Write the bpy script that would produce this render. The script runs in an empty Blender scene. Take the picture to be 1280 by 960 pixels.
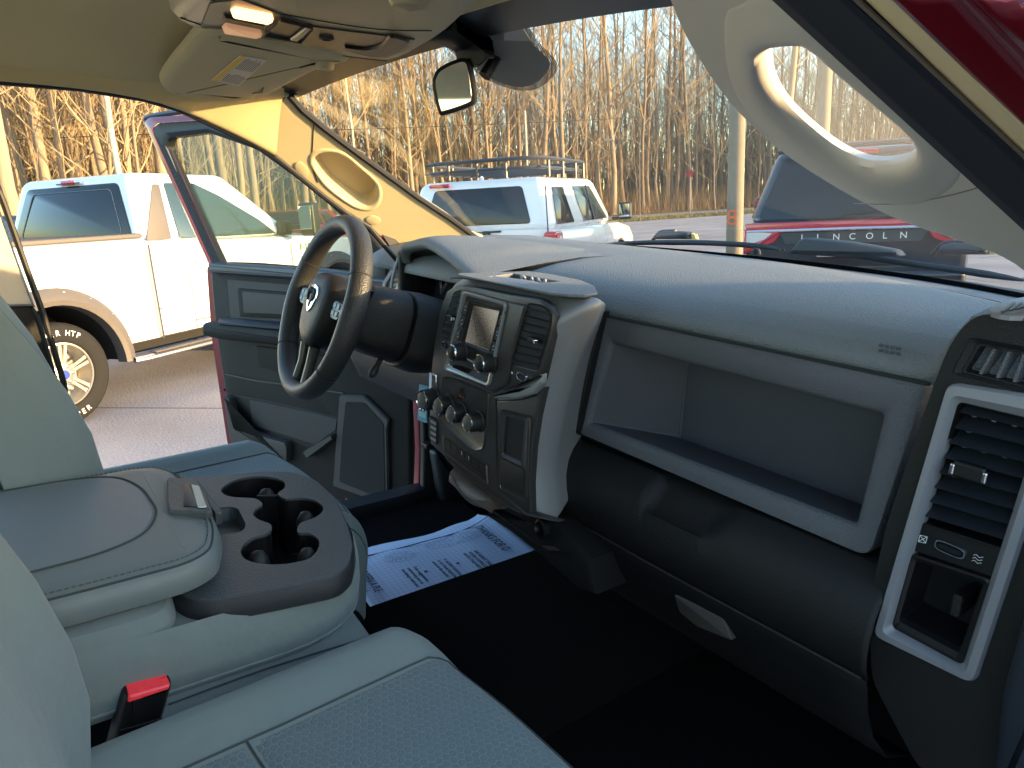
import bpy, bmesh, math, random
from mathutils import Vector, Matrix
random.seed(7)
V = Vector
scn = bpy.context.scene
COL = scn.collection

# ---------------------------------------------------------------- camera
FPX = 900.0
CAM = V((1.0, 0.0, 1.55))                      # the photographer, leaning in at the open passenger door
def basis(vp, yc):
    d = lambda px, py: V(((px-640)/FPX, -(py-480)/FPX, -1.0)).normalized()
    mx, h = d(*vp), d(640, yc)
    up = h.cross(mx).normalized()
    if up.y < 0: up = -up
    X = -mx
    Y = up.cross(X)
    return Matrix((X, Y, up))                  # rows: frame axes seen from the camera
RC = basis((-90, 215), 245)                    # the parked truck leans a little on the sloping lot
RW = basis((-90, 293), 255)                    # level ground outside
cd = bpy.data.cameras.new('camera'); co = bpy.data.objects.new('camera', cd); COL.objects.link(co)
co.matrix_world = Matrix.Translation(CAM) @ RW.to_4x4()
cd.sensor_width = 36.0; cd.lens = FPX/1280*36.0; cd.clip_start = 0.02; cd.clip_end = 3000
scn.camera = co
CAR = Matrix.Translation(CAM) @ (RW @ RC.transposed()).to_4x4() @ Matrix.Translation(-CAM)

# ---------------------------------------------------------------- light
SUN_AZ, SUN_EL = math.radians(52), math.radians(6.0)      # azimuth measured from +y towards +x
w = bpy.data.worlds.new('World'); scn.world = w; w.use_nodes = True
nt = w.node_tree; bg = nt.nodes['Background']
sky = nt.nodes.new('ShaderNodeTexSky'); sky.sky_type = 'NISHITA'; sky.sun_disc = False
sky.sun_elevation = SUN_EL; sky.sun_rotation = SUN_AZ; sky.air_density = 1.0; sky.dust_density = 0.9; sky.ozone_density = 1.9
nt.links.new(sky.outputs[0], bg.inputs[0]); bg.inputs[1].default_value = 0.15
sd = bpy.data.lights.new('sun', 'SUN'); so = bpy.data.objects.new('sun', sd); COL.objects.link(so)
sd.energy = 2.0; sd.angle = math.radians(0.6); sd.color = (1.0, 0.68, 0.33)
sdir = V((math.sin(SUN_AZ)*math.cos(SUN_EL), math.cos(SUN_AZ)*math.cos(SUN_EL), math.sin(SUN_EL)))
so.rotation_euler = sdir.to_track_quat('Z', 'Y').to_euler(); so.location = (0, 0, 30)
scn.view_settings.view_transform = 'Standard'; scn.view_settings.look = 'None'
scn.view_settings.exposure = 3.0; scn.view_settings.gamma = 1.0
scn.render.engine = 'CYCLES'
scn.cycles.max_bounces = 8; scn.cycles.transparent_max_bounces = 16
scn.cycles.sample_clamp_indirect = 6.0

# ---------------------------------------------------------------- back-projection helpers
def _ray(R, px, py): return R @ V(((px-640)/FPX, -(py-480)/FPX, -1.0))
def _hit(d, x=None, y=None, z=None, pl=None):
    if x is not None: t = (x-CAM.x)/d.x
    elif y is not None: t = (y-CAM.y)/d.y
    elif z is not None: t = (z-CAM.z)/d.z
    else: t = (pl[0]-CAM).dot(pl[1])/d.dot(pl[1])
    return CAM + d*t
def C(px, py, **k): return _hit(_ray(RC, px, py), **k)      # a pixel on a plane of the truck -> point in the truck's frame
def G(px, py, **k): return _hit(_ray(RW, px, py), **k)      # the same for the level world outside
def CL(pts, **k): return [C(a, b, **k) for a, b in pts]
def plane3(a, b, c): return (a, (b-a).cross(c-a).normalized())
def zoomed(pts, s, ox, oy): return [(a/s+ox, b/s+oy) for a, b in pts]

# ---------------------------------------------------------------- materials
MATS = {}
def mat(name, col, rough=0.5, metal=0.0, bump=None, var=None, spec=None, coat=0.0, emit=None, alpha=None, sheen=0.0):
    """bump = (scale, strength, 'noise'|'voronoi'), var = (scale, amount) colour variation"""
    if name in MATS: return MATS[name]
    m = bpy.data.materials.new(name); m.use_nodes = True; n = m.node_tree; p = n.nodes['Principled BSDF']
    p.inputs['Base Color'].default_value = (*col, 1); p.inputs['Roughness'].default_value = rough
    p.inputs['Metallic'].default_value = metal
    if spec is not None: p.inputs['Specular IOR Level'].default_value = spec
    if coat: p.inputs['Coat Weight'].default_value = coat; p.inputs['Coat Roughness'].default_value = 0.05
    if sheen: p.inputs['Sheen Weight'].default_value = sheen; p.inputs['Sheen Roughness'].default_value = 0.5
    if emit: p.inputs['Emission Color'].default_value = (*emit[0], 1); p.inputs['Emission Strength'].default_value = emit[1]
    if alpha is not None: p.inputs['Alpha'].default_value = alpha
    tc = n.nodes.new('ShaderNodeTexCoord')
    if var:
        t = n.nodes.new('ShaderNodeTexNoise'); t.inputs['Scale'].default_value = var[0]; t.inputs['Detail'].default_value = 5
        n.links.new(tc.outputs['Object'], t.inputs['Vector'])
        mx = n.nodes.new('ShaderNodeMix'); mx.data_type = 'RGBA'
        mx.inputs[6].default_value = (*[c*(1-var[1]) for c in col], 1); mx.inputs[7].default_value = (*[min(1, c*(1+var[1])) for c in col], 1)
        n.links.new(t.outputs['Fac'], mx.inputs[0]); n.links.new(mx.outputs[2], p.inputs['Base Color'])
        r = n.nodes.new('ShaderNodeMapRange'); r.inputs[3].default_value = max(0, rough-0.08); r.inputs[4].default_value = min(1, rough+0.08)
        n.links.new(t.outputs['Fac'], r.inputs[0]); n.links.new(r.outputs[0], p.inputs['Roughness'])
    if bump:
        if bump[2] == 'voronoi':
            t = n.nodes.new('ShaderNodeTexVoronoi'); t.inputs['Scale'].default_value = bump[0]; o = t.outputs['Distance']
        else:
            t = n.nodes.new('ShaderNodeTexNoise'); t.inputs['Scale'].default_value = bump[0]; t.inputs['Detail'].default_value = 3; o = t.outputs['Fac']
        n.links.new(tc.outputs['Object'], t.inputs['Vector'])
        b = n.nodes.new('ShaderNodeBump'); b.inputs['Strength'].default_value = bump[1]; b.inputs['Distance'].default_value = 0.002 if len(bump) < 4 else bump[3]
        n.links.new(o, b.inputs['Height']); n.links.new(b.outputs[0], p.inputs['Normal'])
    MATS[name] = m; return m
def glass(name, tint=(1, 1, 1), refl=0.9, ior=1.45):
    if name in MATS: return MATS[name]
    m = bpy.data.materials.new(name); m.use_nodes = True; n = m.node_tree
    for x in list(n.nodes):
        if x.type != 'OUTPUT_MATERIAL': n.nodes.remove(x)
    out = n.nodes[0]; t = n.nodes.new('ShaderNodeBsdfTransparent'); t.inputs[0].default_value = (*tint, 1)
    g = n.nodes.new('ShaderNodeBsdfGlossy'); g.inputs['Roughness'].default_value = 0.01; g.inputs['Color'].default_value = (refl, refl, refl, 1)
    ge = n.nodes.new('ShaderNodeNewGeometry'); dt = n.nodes.new('ShaderNodeVectorMath'); dt.operation = 'DOT_PRODUCT'
    n.links.new(ge.outputs['Normal'], dt.inputs[0]); n.links.new(ge.outputs['Incoming'], dt.inputs[1])
    def mt_(op, a, b):
        x = n.nodes.new('ShaderNodeMath'); x.operation = op
        for i, q in enumerate((a, b)):
            if isinstance(q, (int, float)): x.inputs[i].default_value = q
            else: n.links.new(q, x.inputs[i])
        return x.outputs[0]
    fr = mt_('ADD', mt_('MULTIPLY', mt_('POWER', mt_('SUBTRACT', 1.0, mt_('ABSOLUTE', dt.outputs['Value'], 0.0)), 5.0), 0.65), 0.05)
    mx = n.nodes.new('ShaderNodeMixShader')
    n.links.new(fr, mx.inputs[0]); n.links.new(t.outputs[0], mx.inputs[1]); n.links.new(g.outputs[0], mx.inputs[2]); n.links.new(mx.outputs[0], out.inputs[0])
    MATS[name] = m; return m
class N:
    """small helper for longer node chains"""
    def __init__(s, m): s.t = m.node_tree
    def new(s, k, **p):
        x = s.t.nodes.new(k)
        for a, b in p.items(): setattr(x, a, b)
        return x
    def lk(s, a, b): s.t.links.new(a, b)
    def math(s, op, a, b=None, c=None):
        x = s.new('ShaderNodeMath', operation=op)
        for i, q in enumerate((a, b, c)):
            if q is None: continue
            if isinstance(q, (int, float)): x.inputs[i].default_value = q
            else: s.lk(q, x.inputs[i])
        return x.outputs[0]

M_carpet = mat('black carpet', (0.0045, 0.0045, 0.0055), 1.0, bump=(900, 0.9, 'noise', 0.004), spec=0.1)
M_dark = mat('charcoal plastic', (0.012, 0.0115, 0.0115), 0.45, bump=(650, 0.35, 'voronoi'), var=(3, 0.12), spec=.32)
M_black = mat('black plastic', (0.007, 0.007, 0.008), 0.42, bump=(500, 0.1, 'noise'), spec=.4)
M_pad = mat('dash pad plastic', (0.165, 0.178, 0.185), 0.62, bump=(420, 0.7, 'voronoi'), var=(4, 0.08))
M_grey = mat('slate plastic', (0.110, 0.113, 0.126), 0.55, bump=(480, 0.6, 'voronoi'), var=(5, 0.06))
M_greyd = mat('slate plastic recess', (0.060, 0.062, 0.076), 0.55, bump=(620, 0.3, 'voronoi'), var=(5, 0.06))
M_silver = mat('satin silver plastic', (0.25, 0.25, 0.27), 0.48, 0.15, bump=(1500, 0.12, 'noise'))
M_graph = mat('graphite plastic', (0.05, 0.046, 0.044), 0.34, 0.2, bump=(900, 0.05, 'noise'))
M_chrome = mat('chrome', (0.75, 0.75, 0.76), 0.12, 1.0)
M_fabric = mat('grey green seat cloth', (0.172, 0.215, 0.213), 0.85, bump=(14, 0.55, 'noise', 0.012), sheen=0.15, var=(8, 0.05))
M_vinyl = mat('grey green vinyl', (0.155, 0.188, 0.190), 0.46, bump=(800, 0.25, 'voronoi', 0.001), var=(6, 0.06))
M_vgrain = mat('grained grey vinyl', (0.175, 0.200, 0.215), 0.5, bump=(300, 0.25, 'noise', 0.0015), var=(6, 0.05))
M_stitch = mat('grey stitching', (0.05, 0.06, 0.06), 0.8)
M_seam = mat('dark seam', (0.02, 0.022, 0.022), 0.9)
M_head = mat('headliner cloth', (0.60, 0.50, 0.275), 0.95, bump=(1200, 0.35, 'noise', 0.001), var=(5, 0.04))
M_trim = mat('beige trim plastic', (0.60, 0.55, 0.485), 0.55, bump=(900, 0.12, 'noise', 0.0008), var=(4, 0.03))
M_trimd = mat('tan console plastic', (0.42, 0.35, 0.21), 0.5, bump=(900, 0.12, 'noise', 0.0008), var=(4, 0.03))
M_rubber = mat('black rubber', (0.012, 0.012, 0.013), 0.55)
M_red = mat('deep red paint', (0.17, 0.005, 0.012), 0.35, 0.25, coat=.5, var=(2, 0.08))
M_screen = mat('glare toned display', (0.36, 0.32, 0.27), 0.2, spec=0.6, emit=((1.0, .86, .68), .028))  # pale base and faint emission paint the glare on the display
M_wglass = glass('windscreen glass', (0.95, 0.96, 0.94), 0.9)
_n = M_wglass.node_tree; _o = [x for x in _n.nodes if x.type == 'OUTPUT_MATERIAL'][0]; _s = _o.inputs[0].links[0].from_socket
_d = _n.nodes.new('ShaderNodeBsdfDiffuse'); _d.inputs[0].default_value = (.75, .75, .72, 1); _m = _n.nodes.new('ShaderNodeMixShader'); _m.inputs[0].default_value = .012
_n.links.new(_s, _m.inputs[1]); _n.links.new(_d.outputs[0], _m.inputs[2]); _n.links.new(_m.outputs[0], _o.inputs[0])      # pale diffuse film paints the veil of glow on the glass
M_dglass = glass('door window glass', (0.72, 0.78, 0.74), 0.45)
M_belt = mat('belt webbing', (0.02, 0.02, 0.022), 0.8, bump=(600, 0.5, 'noise'))
M_redb = mat('glowing red button plastic', (0.62, 0.04, 0.05), 0.4, emit=((0.6, 0.03, 0.05), 0.05), var=(200, 0.25))  # faint emission brightens the buckle button, which is no lamp
M_white = mat('white marking', (0.75, 0.75, 0.75), 0.5)

def hex_fabric():
    m = mat('hexagon weave seat cloth', (0.098, 0.128, 0.135), 0.9, sheen=0.15)
    n = N(m); p = m.node_tree.nodes['Principled BSDF']
    tc = n.new('ShaderNodeTexCoord'); mp = n.new('ShaderNodeMapping'); mp.inputs['Scale'].default_value = (105, 118, 0); mp.inputs['Rotation'].default_value = (0, 0, 0)
    n.lk(tc.outputs['Object'], mp.inputs[0]); sx = n.new('ShaderNodeSeparateXYZ'); n.lk(mp.outputs[0], sx.inputs[0])
    def cell(ox, oy):
        gx = n.math('SUBTRACT', n.math('FLOORED_MODULO', n.math('ADD', sx.outputs[0], ox), 1.732), 0.866)
        gy = n.math('SUBTRACT', n.math('FLOORED_MODULO', n.math('ADD', sx.outputs[1], oy), 1.0), 0.5)
        ax, ay = n.math('ABSOLUTE', gx), n.math('ABSOLUTE', gy)
        d = n.math('ADD', n.math('MULTIPLY', ax, 0.866), n.math('MULTIPLY', ay, 0.5))
        return n.math('MAXIMUM', d, ay)
    d = n.math('MINIMUM', cell(0, 0), cell(0.866, 0.5))
    r = n.new('ShaderNodeMapRange'); r.inputs[1].default_value = 0.36; r.inputs[2].default_value = 0.47; r.inputs[3].default_value = 0.0; r.inputs[4].default_value = 1.0
    n.lk(d, r.inputs[0])
    b = n.new('ShaderNodeBump'); b.invert = True; b.inputs['Strength'].default_value = 0.5; b.inputs['Distance'].default_value = 0.0012
    n.lk(r.outputs[0], b.inputs['Height']); n.lk(b.outputs[0], p.inputs['Normal'])
    mx = n.new('ShaderNodeMix', data_type='RGBA'); mx.inputs[6].default_value = (0.130, 0.172, 0.182, 1); mx.inputs[7].default_value = (0.170, 0.220, 0.230, 1)
    n.lk(r.outputs[0], mx.inputs[0]); n.lk(mx.outputs[2], p.inputs['Base Color'])
    return m
M_hex = hex_fabric()

# ---------------------------------------------------------------- objects
def empty(name, label, cat, group=None, mw=None, parent=None):
    o = bpy.data.objects.new(name, None); COL.objects.link(o); o.empty_display_size = 0.2
    if mw is not None: o.matrix_world = mw
    if parent is not None: o.parent = parent
    if label: o['label'] = label
    if cat: o['category'] = cat
    if group: o['group'] = group
    return o
def mk(name, vs, fs, m, parent=None, label=None, cat=None, group=None, kind=None, smooth=True, bevel=0, seg=2, sub=0, solid=0, mw=None, ang=38):
    me = bpy.data.meshes.new(name); me.from_pydata([tuple(v) for v in vs], [], fs); me.update()
    bm = bmesh.new(); bm.from_mesh(me); bmesh.ops.recalc_face_normals(bm, faces=bm.faces[:]); bm.to_mesh(me); bm.free()
    if m: me.materials.append(m)
    o = bpy.data.objects.new(name, me); COL.objects.link(o)
    if parent is not None: o.parent = parent
    if mw is not None: o.matrix_world = mw
    if smooth:
        me.polygons.foreach_set('use_smooth', [True]*len(me.polygons))
        if not bevel and not sub: me.set_sharp_from_angle(angle=math.radians(ang))
    if solid:
        q = o.modifiers.new('solid', 'SOLIDIFY'); q.thickness = solid; q.offset = -1
    if sub:
        q = o.modifiers.new('sub', 'SUBSURF'); q.levels = q.render_levels = sub
    if bevel:
        q = o.modifiers.new('bevel', 'BEVEL'); q.width = bevel; q.segments = seg; q.limit_method = 'ANGLE'; q.angle_limit = math.radians(30); q.harden_normals = True
    for k_, v_ in (('label', label), ('category', cat), ('group', group), ('kind', kind)):
        if v_: o[k_] = v_
    return o

def newell(p):
    n = V((0, 0, 0))
    for i in range(len(p)):
        a, b = p[i], p[(i+1) % len(p)]
        n += V(((a.y-b.y)*(a.z+b.z), (a.z-b.z)*(a.x+b.x), (a.x-b.x)*(a.y+b.y)))
    return n.normalized()
def rnd(pts, r, n=5):
    """round the corners of a closed 3D loop"""
    out = []; L = len(pts)
    for i in range(L):
        a, b, c = pts[i-1], pts[i], pts[(i+1) % L]
        rr = r[i] if isinstance(r, (list, tuple)) else r
        da, dc = (a-b), (c-b)
        k = min(rr, da.length*0.48, dc.length*0.48)
        p0, p1 = b+da.normalized()*k, b+dc.normalized()*k
        for j in range(n+1):
            t = j/n; out.append(p0*(1-t)**2 + b*2*t*(1-t) + p1*t*t)
    return out
def cm(pts, k=4, closed=True):
    """smooth curve through the points"""
    out = []; L = len(pts)
    rng = range(L) if closed else range(L-1)
    for i in rng:
        if closed: p0, p1, p2, p3 = pts[i-1], pts[i], pts[(i+1) % L], pts[(i+2) % L]
        else: p0, p1, p2, p3 = pts[max(i-1, 0)], pts[i], pts[i+1], pts[min(i+2, L-1)]
        for j in range(k):
            t = j/k
            out.append(0.5*((2*p1)+(-p0+p2)*t+(2*p0-5*p1+4*p2-p3)*t*t+(-p0+3*p1-3*p2+p3)*t**3))
    if not closed: out.append(pts[-1].copy())
    return out
def inset(loop, nrm, d):
    """move every point of a loop (counter-clockwise about nrm) inwards by d"""
    out = []; L = len(loop)
    for i in range(L):
        a, b, c = loop[i-1], loop[i], loop[(i+1) % L]
        e1, e2 = (b-a), (c-b)
        if e1.length < 1e-7: e1 = e2
        if e2.length < 1e-7: e2 = e1
        n1, n2 = nrm.cross(e1).normalized(), nrm.cross(e2).normalized()
        n = (n1+n2)
        if n.length < 1e-6: n = n1
        n.normalize(); out.append(b + n*d/max(0.5, n.dot(n1)))
    return out
def slab(name, loop, prof, m, parent=None, toward=None, back=False, cap=True, **k):
    """rounded plate: prof = [(inset, height above the loop's plane)] from back to front"""
    nrm = newell(loop); cen = sum(loop, V((0, 0, 0)))/len(loop)
    if nrm.dot((toward if toward is not None else CAM)-cen) < 0: loop = loop[::-1]; nrm = -nrm
    vs, fs = [], []; L = len(loop)
    for ins, h in prof: vs += [p+nrm*h for p in (inset(loop, nrm, ins) if abs(ins) > 1e-9 else loop)]
    for r in range(len(prof)-1):
        for i in range(L):
            a, b = r*L+i, r*L+(i+1) % L; fs.append((a, b, b+L, a+L))
    if cap: fs.append(tuple(range((len(prof)-1)*L, len(prof)*L)))
    if back: fs.append(tuple(range(L-1, -1, -1)))
    return mk(name, vs, fs, m, parent, **k)
def rprof(th, r, n=3, base=0.0):
    """profile of a plate of thickness th with its front edge rounded by r"""
    return [(0, base), (0, base+th-r)] + [(r*(1-math.cos(math.pi/2*i/n)), base+th-r+r*math.sin(math.pi/2*i/n)) for i in range(1, n+1)]
def plate(name, loop, th, m, parent=None, r=None, **k):
    return slab(name, loop, rprof(th, min(th*0.45, 0.002) if r is None else r), m, parent, **k)
def ring(name, outer, inner, prof, m, parent=None, toward=None, **k):
    """frame between two loops with the same number of points: prof = [(t, height)], t 0 at the outer loop, 1 at the inner one"""
    nrm = newell(outer); cen = sum(outer, V((0, 0, 0)))/len(outer)
    if nrm.dot((toward if toward is not None else CAM)-cen) < 0: nrm = -nrm
    vs, fs = [], []; L = len(outer)
    for t, h in prof: vs += [a*(1-t)+b*t+nrm*h for a, b in zip(outer, inner)]
    for r in range(len(prof)-1):
        for i in range(L):
            a, b = r*L+i, r*L+(i+1) % L; fs.append((a, b, b+L, a+L))
    return mk(name, vs, fs, m, parent, **k)
def loft(name, rows, m, parent=None, closed=False, caps=False, **k):
    W_ = len(rows[0]); vs = [p for r in rows for p in r]; fs = []
    for r in range(len(rows)-1):
        for i in range(W_ if closed else W_-1):
            a, b = r*W_+i, r*W_+(i+1) % W_; fs.append((a, b, b+W_, a+W_))
    if caps: fs += [tuple(range(W_)), tuple(range((len(rows)-1)*W_, len(rows)*W_))]
    return mk(name, vs, fs, m, parent, **k)
def tube_data(pts, r, sides=8, vs=None, fs=None, caps=True, flat=1.0, up=None, closed=False):
    vs = [] if vs is None else vs; fs = [] if fs is None else fs
    pts = [V(p) for p in pts]; L = len(pts); base = len(vs)
    t0 = (pts[1]-pts[0]).normalized(); u = V(up) if up else (V((0, 0, 1)) if abs(t0.z) < 0.9 else V((1, 0, 0)))
    for i, p in enumerate(pts):
        if closed: t = pts[(i+1) % L]-pts[i-1]
        else: t = pts[min(i+1, L-1)]-pts[max(i-1, 0)]
        t.normalize(); u = (u-t*u.dot(t))
        if u.length < 1e-5: u = t.orthogonal()
        u.normalize(); w_ = t.cross(u); rr = r[i] if isinstance(r, (list, tuple)) else r
        for s in range(sides):
            a = 2*math.pi*s/sides; vs.append(p+u*math.cos(a)*rr*flat+w_*math.sin(a)*rr)
    for i in range(L if closed else L-1):
        for s in range(sides):
            a, b = base+i*sides+s, base+i*sides+(s+1) % sides
            c, d = base+((i+1) % L)*sides+s, base+((i+1) % L)*sides+(s+1) % sides
            fs.append((a, b, d, c))
    if caps and not closed:
        fs.append(tuple(base+s for s in range(sides))[::-1]); fs.append(tuple(base+(L-1)*sides+s for s in range(sides)))
    return vs, fs
def tube(name, pts, r, m, parent=None, sides=8, flat=1.0, up=None, closed=False, **k):
    vs, fs = tube_data(pts, r, sides, flat=flat, up=up, closed=closed)
    return mk(name, vs, fs, m, parent, **k)
def lathe(name, prof, origin, axis, m, parent=None, n=32, sx=1.0, **k):
    """prof = [(radius, height along the axis)]"""
    ax = V(axis).normalized(); u = ax.orthogonal().normalized(); w_ = ax.cross(u); vs, fs = [], []
    for r, h in prof:
        for s in range(n):
            a = 2*math.pi*s/n; vs.append(V(origin)+ax*h+u*math.cos(a)*max(r, 1e-5)+w_*math.sin(a)*max(r, 1e-5)*sx)
    for i in range(len(prof)-1):
        for s in range(n):
            a, b = i*n+s, i*n+(s+1) % n; fs.append((a, b, b+n, a+n))
    return mk(name, vs, fs, m, parent, **k)
def box_data(c, s, rot=None, vs=None, fs=None):
    vs = [] if vs is None else vs; fs = [] if fs is None else fs; b = len(vs); c = V(c)
    for x in (-.5, .5):
        for y in (-.5, .5):
            for z in (-.5, .5):
                p = V((x*s[0], y*s[1], z*s[2])); vs.append(c+(rot @ p if rot is not None else p))
    fs += [tuple(b+i for i in f) for f in ((0, 1, 3, 2), (4, 6, 7, 5), (0, 4, 5, 1), (2, 3, 7, 6), (0, 2, 6, 4), (1, 5, 7, 3))]
    return vs, fs
def box(name, c, s, m, parent=None, rot=None, bevel=0.0, **k):
    vs, fs = box_data(c, s, rot); return mk(name, vs, fs, m, parent, bevel=bevel, **k)
def frame3(x, y, z):
    """rotation whose columns are the three axes"""
    return Matrix((x, y, z)).transposed()
def text(name, body, size, org, xdir, ydir, m, parent=None, th=0.0004, align='LEFT', stretch=1.0, **k):
    cu = bpy.data.curves.new(name, 'FONT'); cu.body = body; cu.size = size; cu.extrude = th; cu.align_x = align; cu.resolution_u = 3
    tmp = bpy.data.objects.new('tmp', cu); me = bpy.data.meshes.new_from_object(tmp); bpy.data.objects.remove(tmp); bpy.data.curves.remove(cu)
    x = V(xdir).normalized(); y = (V(ydir)-x*V(ydir).dot(x)).normalized(); z = x.cross(y)
    for v in me.vertices: c = v.co.copy(); v.co = V(org)+x*c.x*stretch+y*c.y+z*c.z
    me.materials.clear(); me.materials.append(m); me.name = name
    o = bpy.data.objects.new(name, me); COL.objects.link(o)
    if parent is not None: o.parent = parent
    for a, b in k.items(): o[a] = b
    return o
def copy_tree(o, parent=None):
    c = o.copy(); COL.objects.link(c); c.parent = parent
    for ch in list(o.children): copy_tree(ch, c)
    return c

def holed(name, outer, holes, th, m, parent, toward=None, bevel=0.003, **k):
    """flat plate with real holes through it"""
    nrm = newell(outer); cen = sum(outer, V((0, 0, 0)))/len(outer)
    if nrm.dot((toward if toward is not None else CAM)-cen) < 0: nrm = -nrm
    bm = bmesh.new(); ed = []
    for lp in [outer]+holes:
        vv = [bm.verts.new(p) for p in lp]
        ed += [bm.edges.new((vv[i], vv[(i+1) % len(vv)])) for i in range(len(vv))]
    bmesh.ops.triangle_fill(bm, use_beauty=True, use_dissolve=False, edges=ed, normal=nrm)
    r = bmesh.ops.extrude_face_region(bm, geom=bm.faces[:])
    for g in r['geom']:
        if isinstance(g, bmesh.types.BMVert): g.co -= nrm*th
    bmesh.ops.recalc_face_normals(bm, faces=bm.faces[:])
    vs = [v.co.copy() for v in bm.verts]; bm.verts.index_update(); fs = [tuple(v.index for v in f.verts) for f in bm.faces]; bm.free()
    return mk(name, vs, fs, m, parent, bevel=bevel, seg=3, **k)

FLOC, FHEAD = (-6.50, .14, 0), 29
JLOC, JHEAD = (-6.45, 5.35, 0), 30.5
LLOC, LHEAD = (-2.55, 7.02, 0), 27
SLOC, RLOC, KLOC = (-47.6, 25.3, 0), (-24.0, 9.6, 0), (-9.9, .0, 0)

# ================================================================ THE PARKED TRUCK WE LOOK THROUGH (all coordinates in its own frame)
TR = empty('pickup_truck', 'deep red pickup truck whose grey green cab fills the photo, driver door open', 'truck', mw=CAR)
def part(o, label=None):
    if label: o['label'] = label
    return o

# ---- floor
def hump(x): return 0.62 + 0.125*max(0, min(1, (0.205-abs(x+0.0))/0.035))
xs = [-.80, -.60, -.40, -.215, -.205, -.195, -.185, -.175, -.165, 0, .165, .175, .185, .195, .205, .215, .40, .60, .84]
rows = []
for y in (-.6, -.2, .2, .6, 1.0, 1.24, 1.34, 1.42):
    rows.append([V((x, y, hump(x) + max(0, (y-1.24))*1.5*(1 if abs(x) > .3 else .6))) for x in xs])
rows.append([V((x, 1.46, 1.30)) for x in xs])
carpet = loft('floor_carpet', rows, M_carpet, TR, label='black carpet over the floor and the raised tunnel')
# ---- driver sill and jamb
sillm = mat('door sill plastic', (0.02, 0.022, 0.026), 0.45, bump=(400, .3, 'voronoi'))
loft('door_sill', [[V((-.78, y, .60)), V((-.79, y, .655)), V((-.84, y, .66)), V((-.87, y, .63)), V((-.88, y, .56))] for y in (-.4, .2, .7, 1.0, 1.14)], sillm, TR, solid=.004)
kick = slab('kick_panel', rnd([C(a, b, x=-.79) for a, b in [(536, 560), (556, 562), (570, 600), (600, 640), (560, 660), (470, 690), (500, 672), (540, 655), (548, 635)]], .02), rprof(.035, .015, 4), sillm, TR, toward=V((1, 0, 1.2)))
loft('firewall_side', [[V((-.80, y, z)) for z in (.6, .8, 1.0, 1.2, 1.38)] for y in (1.14, 1.25, 1.45)], M_carpet, TR)
loft('firewall_side', [[V((.84, y, z)) for z in (.6, .8, 1.0, 1.2, 1.40)] for y in (.93, 1.25, 1.5)], M_carpet, TR)
box('hinge_pillar', (.875, 1.22, .95), (.06, .50, .90), M_red, TR, bevel=.015)
mk('firewall', *box_data((0, 1.50, 1.02), (1.70, .03, .80)), M_carpet, TR)
# red body jamb at the hinge side
jl = [(516, 500), (519, 560), (517, 610), (505, 640), (480, 652), (446, 640), (432, 622), (430, 640), (440, 655), (480, 672), (520, 668), (545, 645), (549, 610), (545, 500)]
slab('hinge_pillar', [C(a, b, x=-.86) for a, b in jl], rprof(.03, .012, 4), M_red, TR, toward=V((1, 0, 1.2)), label='deep red painted door jamb with sill curve')

slab('jamb_dark_cover', [C(a, b, x=-.825) for a, b in [(524, 500), (526, 560), (525, 612), (514, 644), (492, 656), (500, 672), (522, 668), (547, 645), (551, 610), (547, 500)]], rprof(.02, .008, 3), M_rubber, TR, toward=V((1, 0, 1.2)))  # black strip added over the red jamb to darken it
# ---- roof lining
rows = []
for i in range(13):
    x = -.70 + 1.40*i/12; e = abs(x)/.70
    zc = 1.810 - .080*e**4
    fy = .62 - .02*e
    rows.append([V((x, y, zc - .012*max(0, (y-.2)/.4)**2)) for y in (-1.6, -.9, -.5, -.2, 0, .2, .4, .52, fy)])
loft('headliner', rows, M_head, TR, sub=1, solid=.012, label='tan cloth roof lining')
# cushion of the lining over the driver door, down to the weatherstrip
edge = [C(a, b, x=-.66) for a, b in [(-60, 98), (0, 103), (100, 111), (180, 124), (225, 137), (280, 163), (318, 181), (345, 197)]]
rows = []
for p in [V((-.66, -.6, edge[0].z+.01))] + edge:
    rows.append([V((-.40, p.y, 1.800)), V((-.52, p.y, 1.79)), V((-.60, p.y+.0, 1.765)), V((-.645, p.y, max(p.z+.028, 1.66))), V((-.655, p.y, p.z+.010)), p, V((-.68, p.y, p.z+.004))])
loft('door_header_trim', rows, M_head, TR, sub=1)
tube('weatherstrip', [V((-.675, -.6, edge[0].z+.008))]+[p+V((-.012, 0, .003)) for p in edge]+[C(a, b, x=-.70) for a, b in [(377, 223), (405, 246), (433, 267), (461, 284), (500, 330)]], .007, M_rubber, TR)
hv = [C(a, b, z=1.80) for a, b in [(140, 12), (146, 11), (165, 29), (164, 36), (158, 34), (141, 18)]]
hook = slab('coat_hook_slot', rnd(hv, .004, 3), [(0, -.004), (0, .002), (.003, .004), (.005, .001), (.006, -.002)], mat('tan slot plastic', (.12, .10, .07), .6), TR)

# ---- rear wall of the cab with its window
if 0: holed('rear_wall', [V((x, -1.55, z)) for x, z in [(-.78, .62), (.78, .62), (.78, 1.3), (.70, 1.79), (-.70, 1.79), (-.78, 1.3)]], [rnd([V((x, -1.55, z)) for x, z in [(-.62, 1.24), (.62, 1.24), (.56, 1.66), (-.56, 1.66)]], .06, 4)], .03, M_head, TR, toward=V((0, 1, 1.2)))
if 0: slab('rear_window', rnd([V((x, -1.57, z)) for x, z in [(-.62, 1.24), (.62, 1.24), (.56, 1.66), (-.56, 1.66)]], .06, 4), [(0, 0), (0, .004)], M_dglass, TR, toward=V((0, 1, 1.2)))
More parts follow.
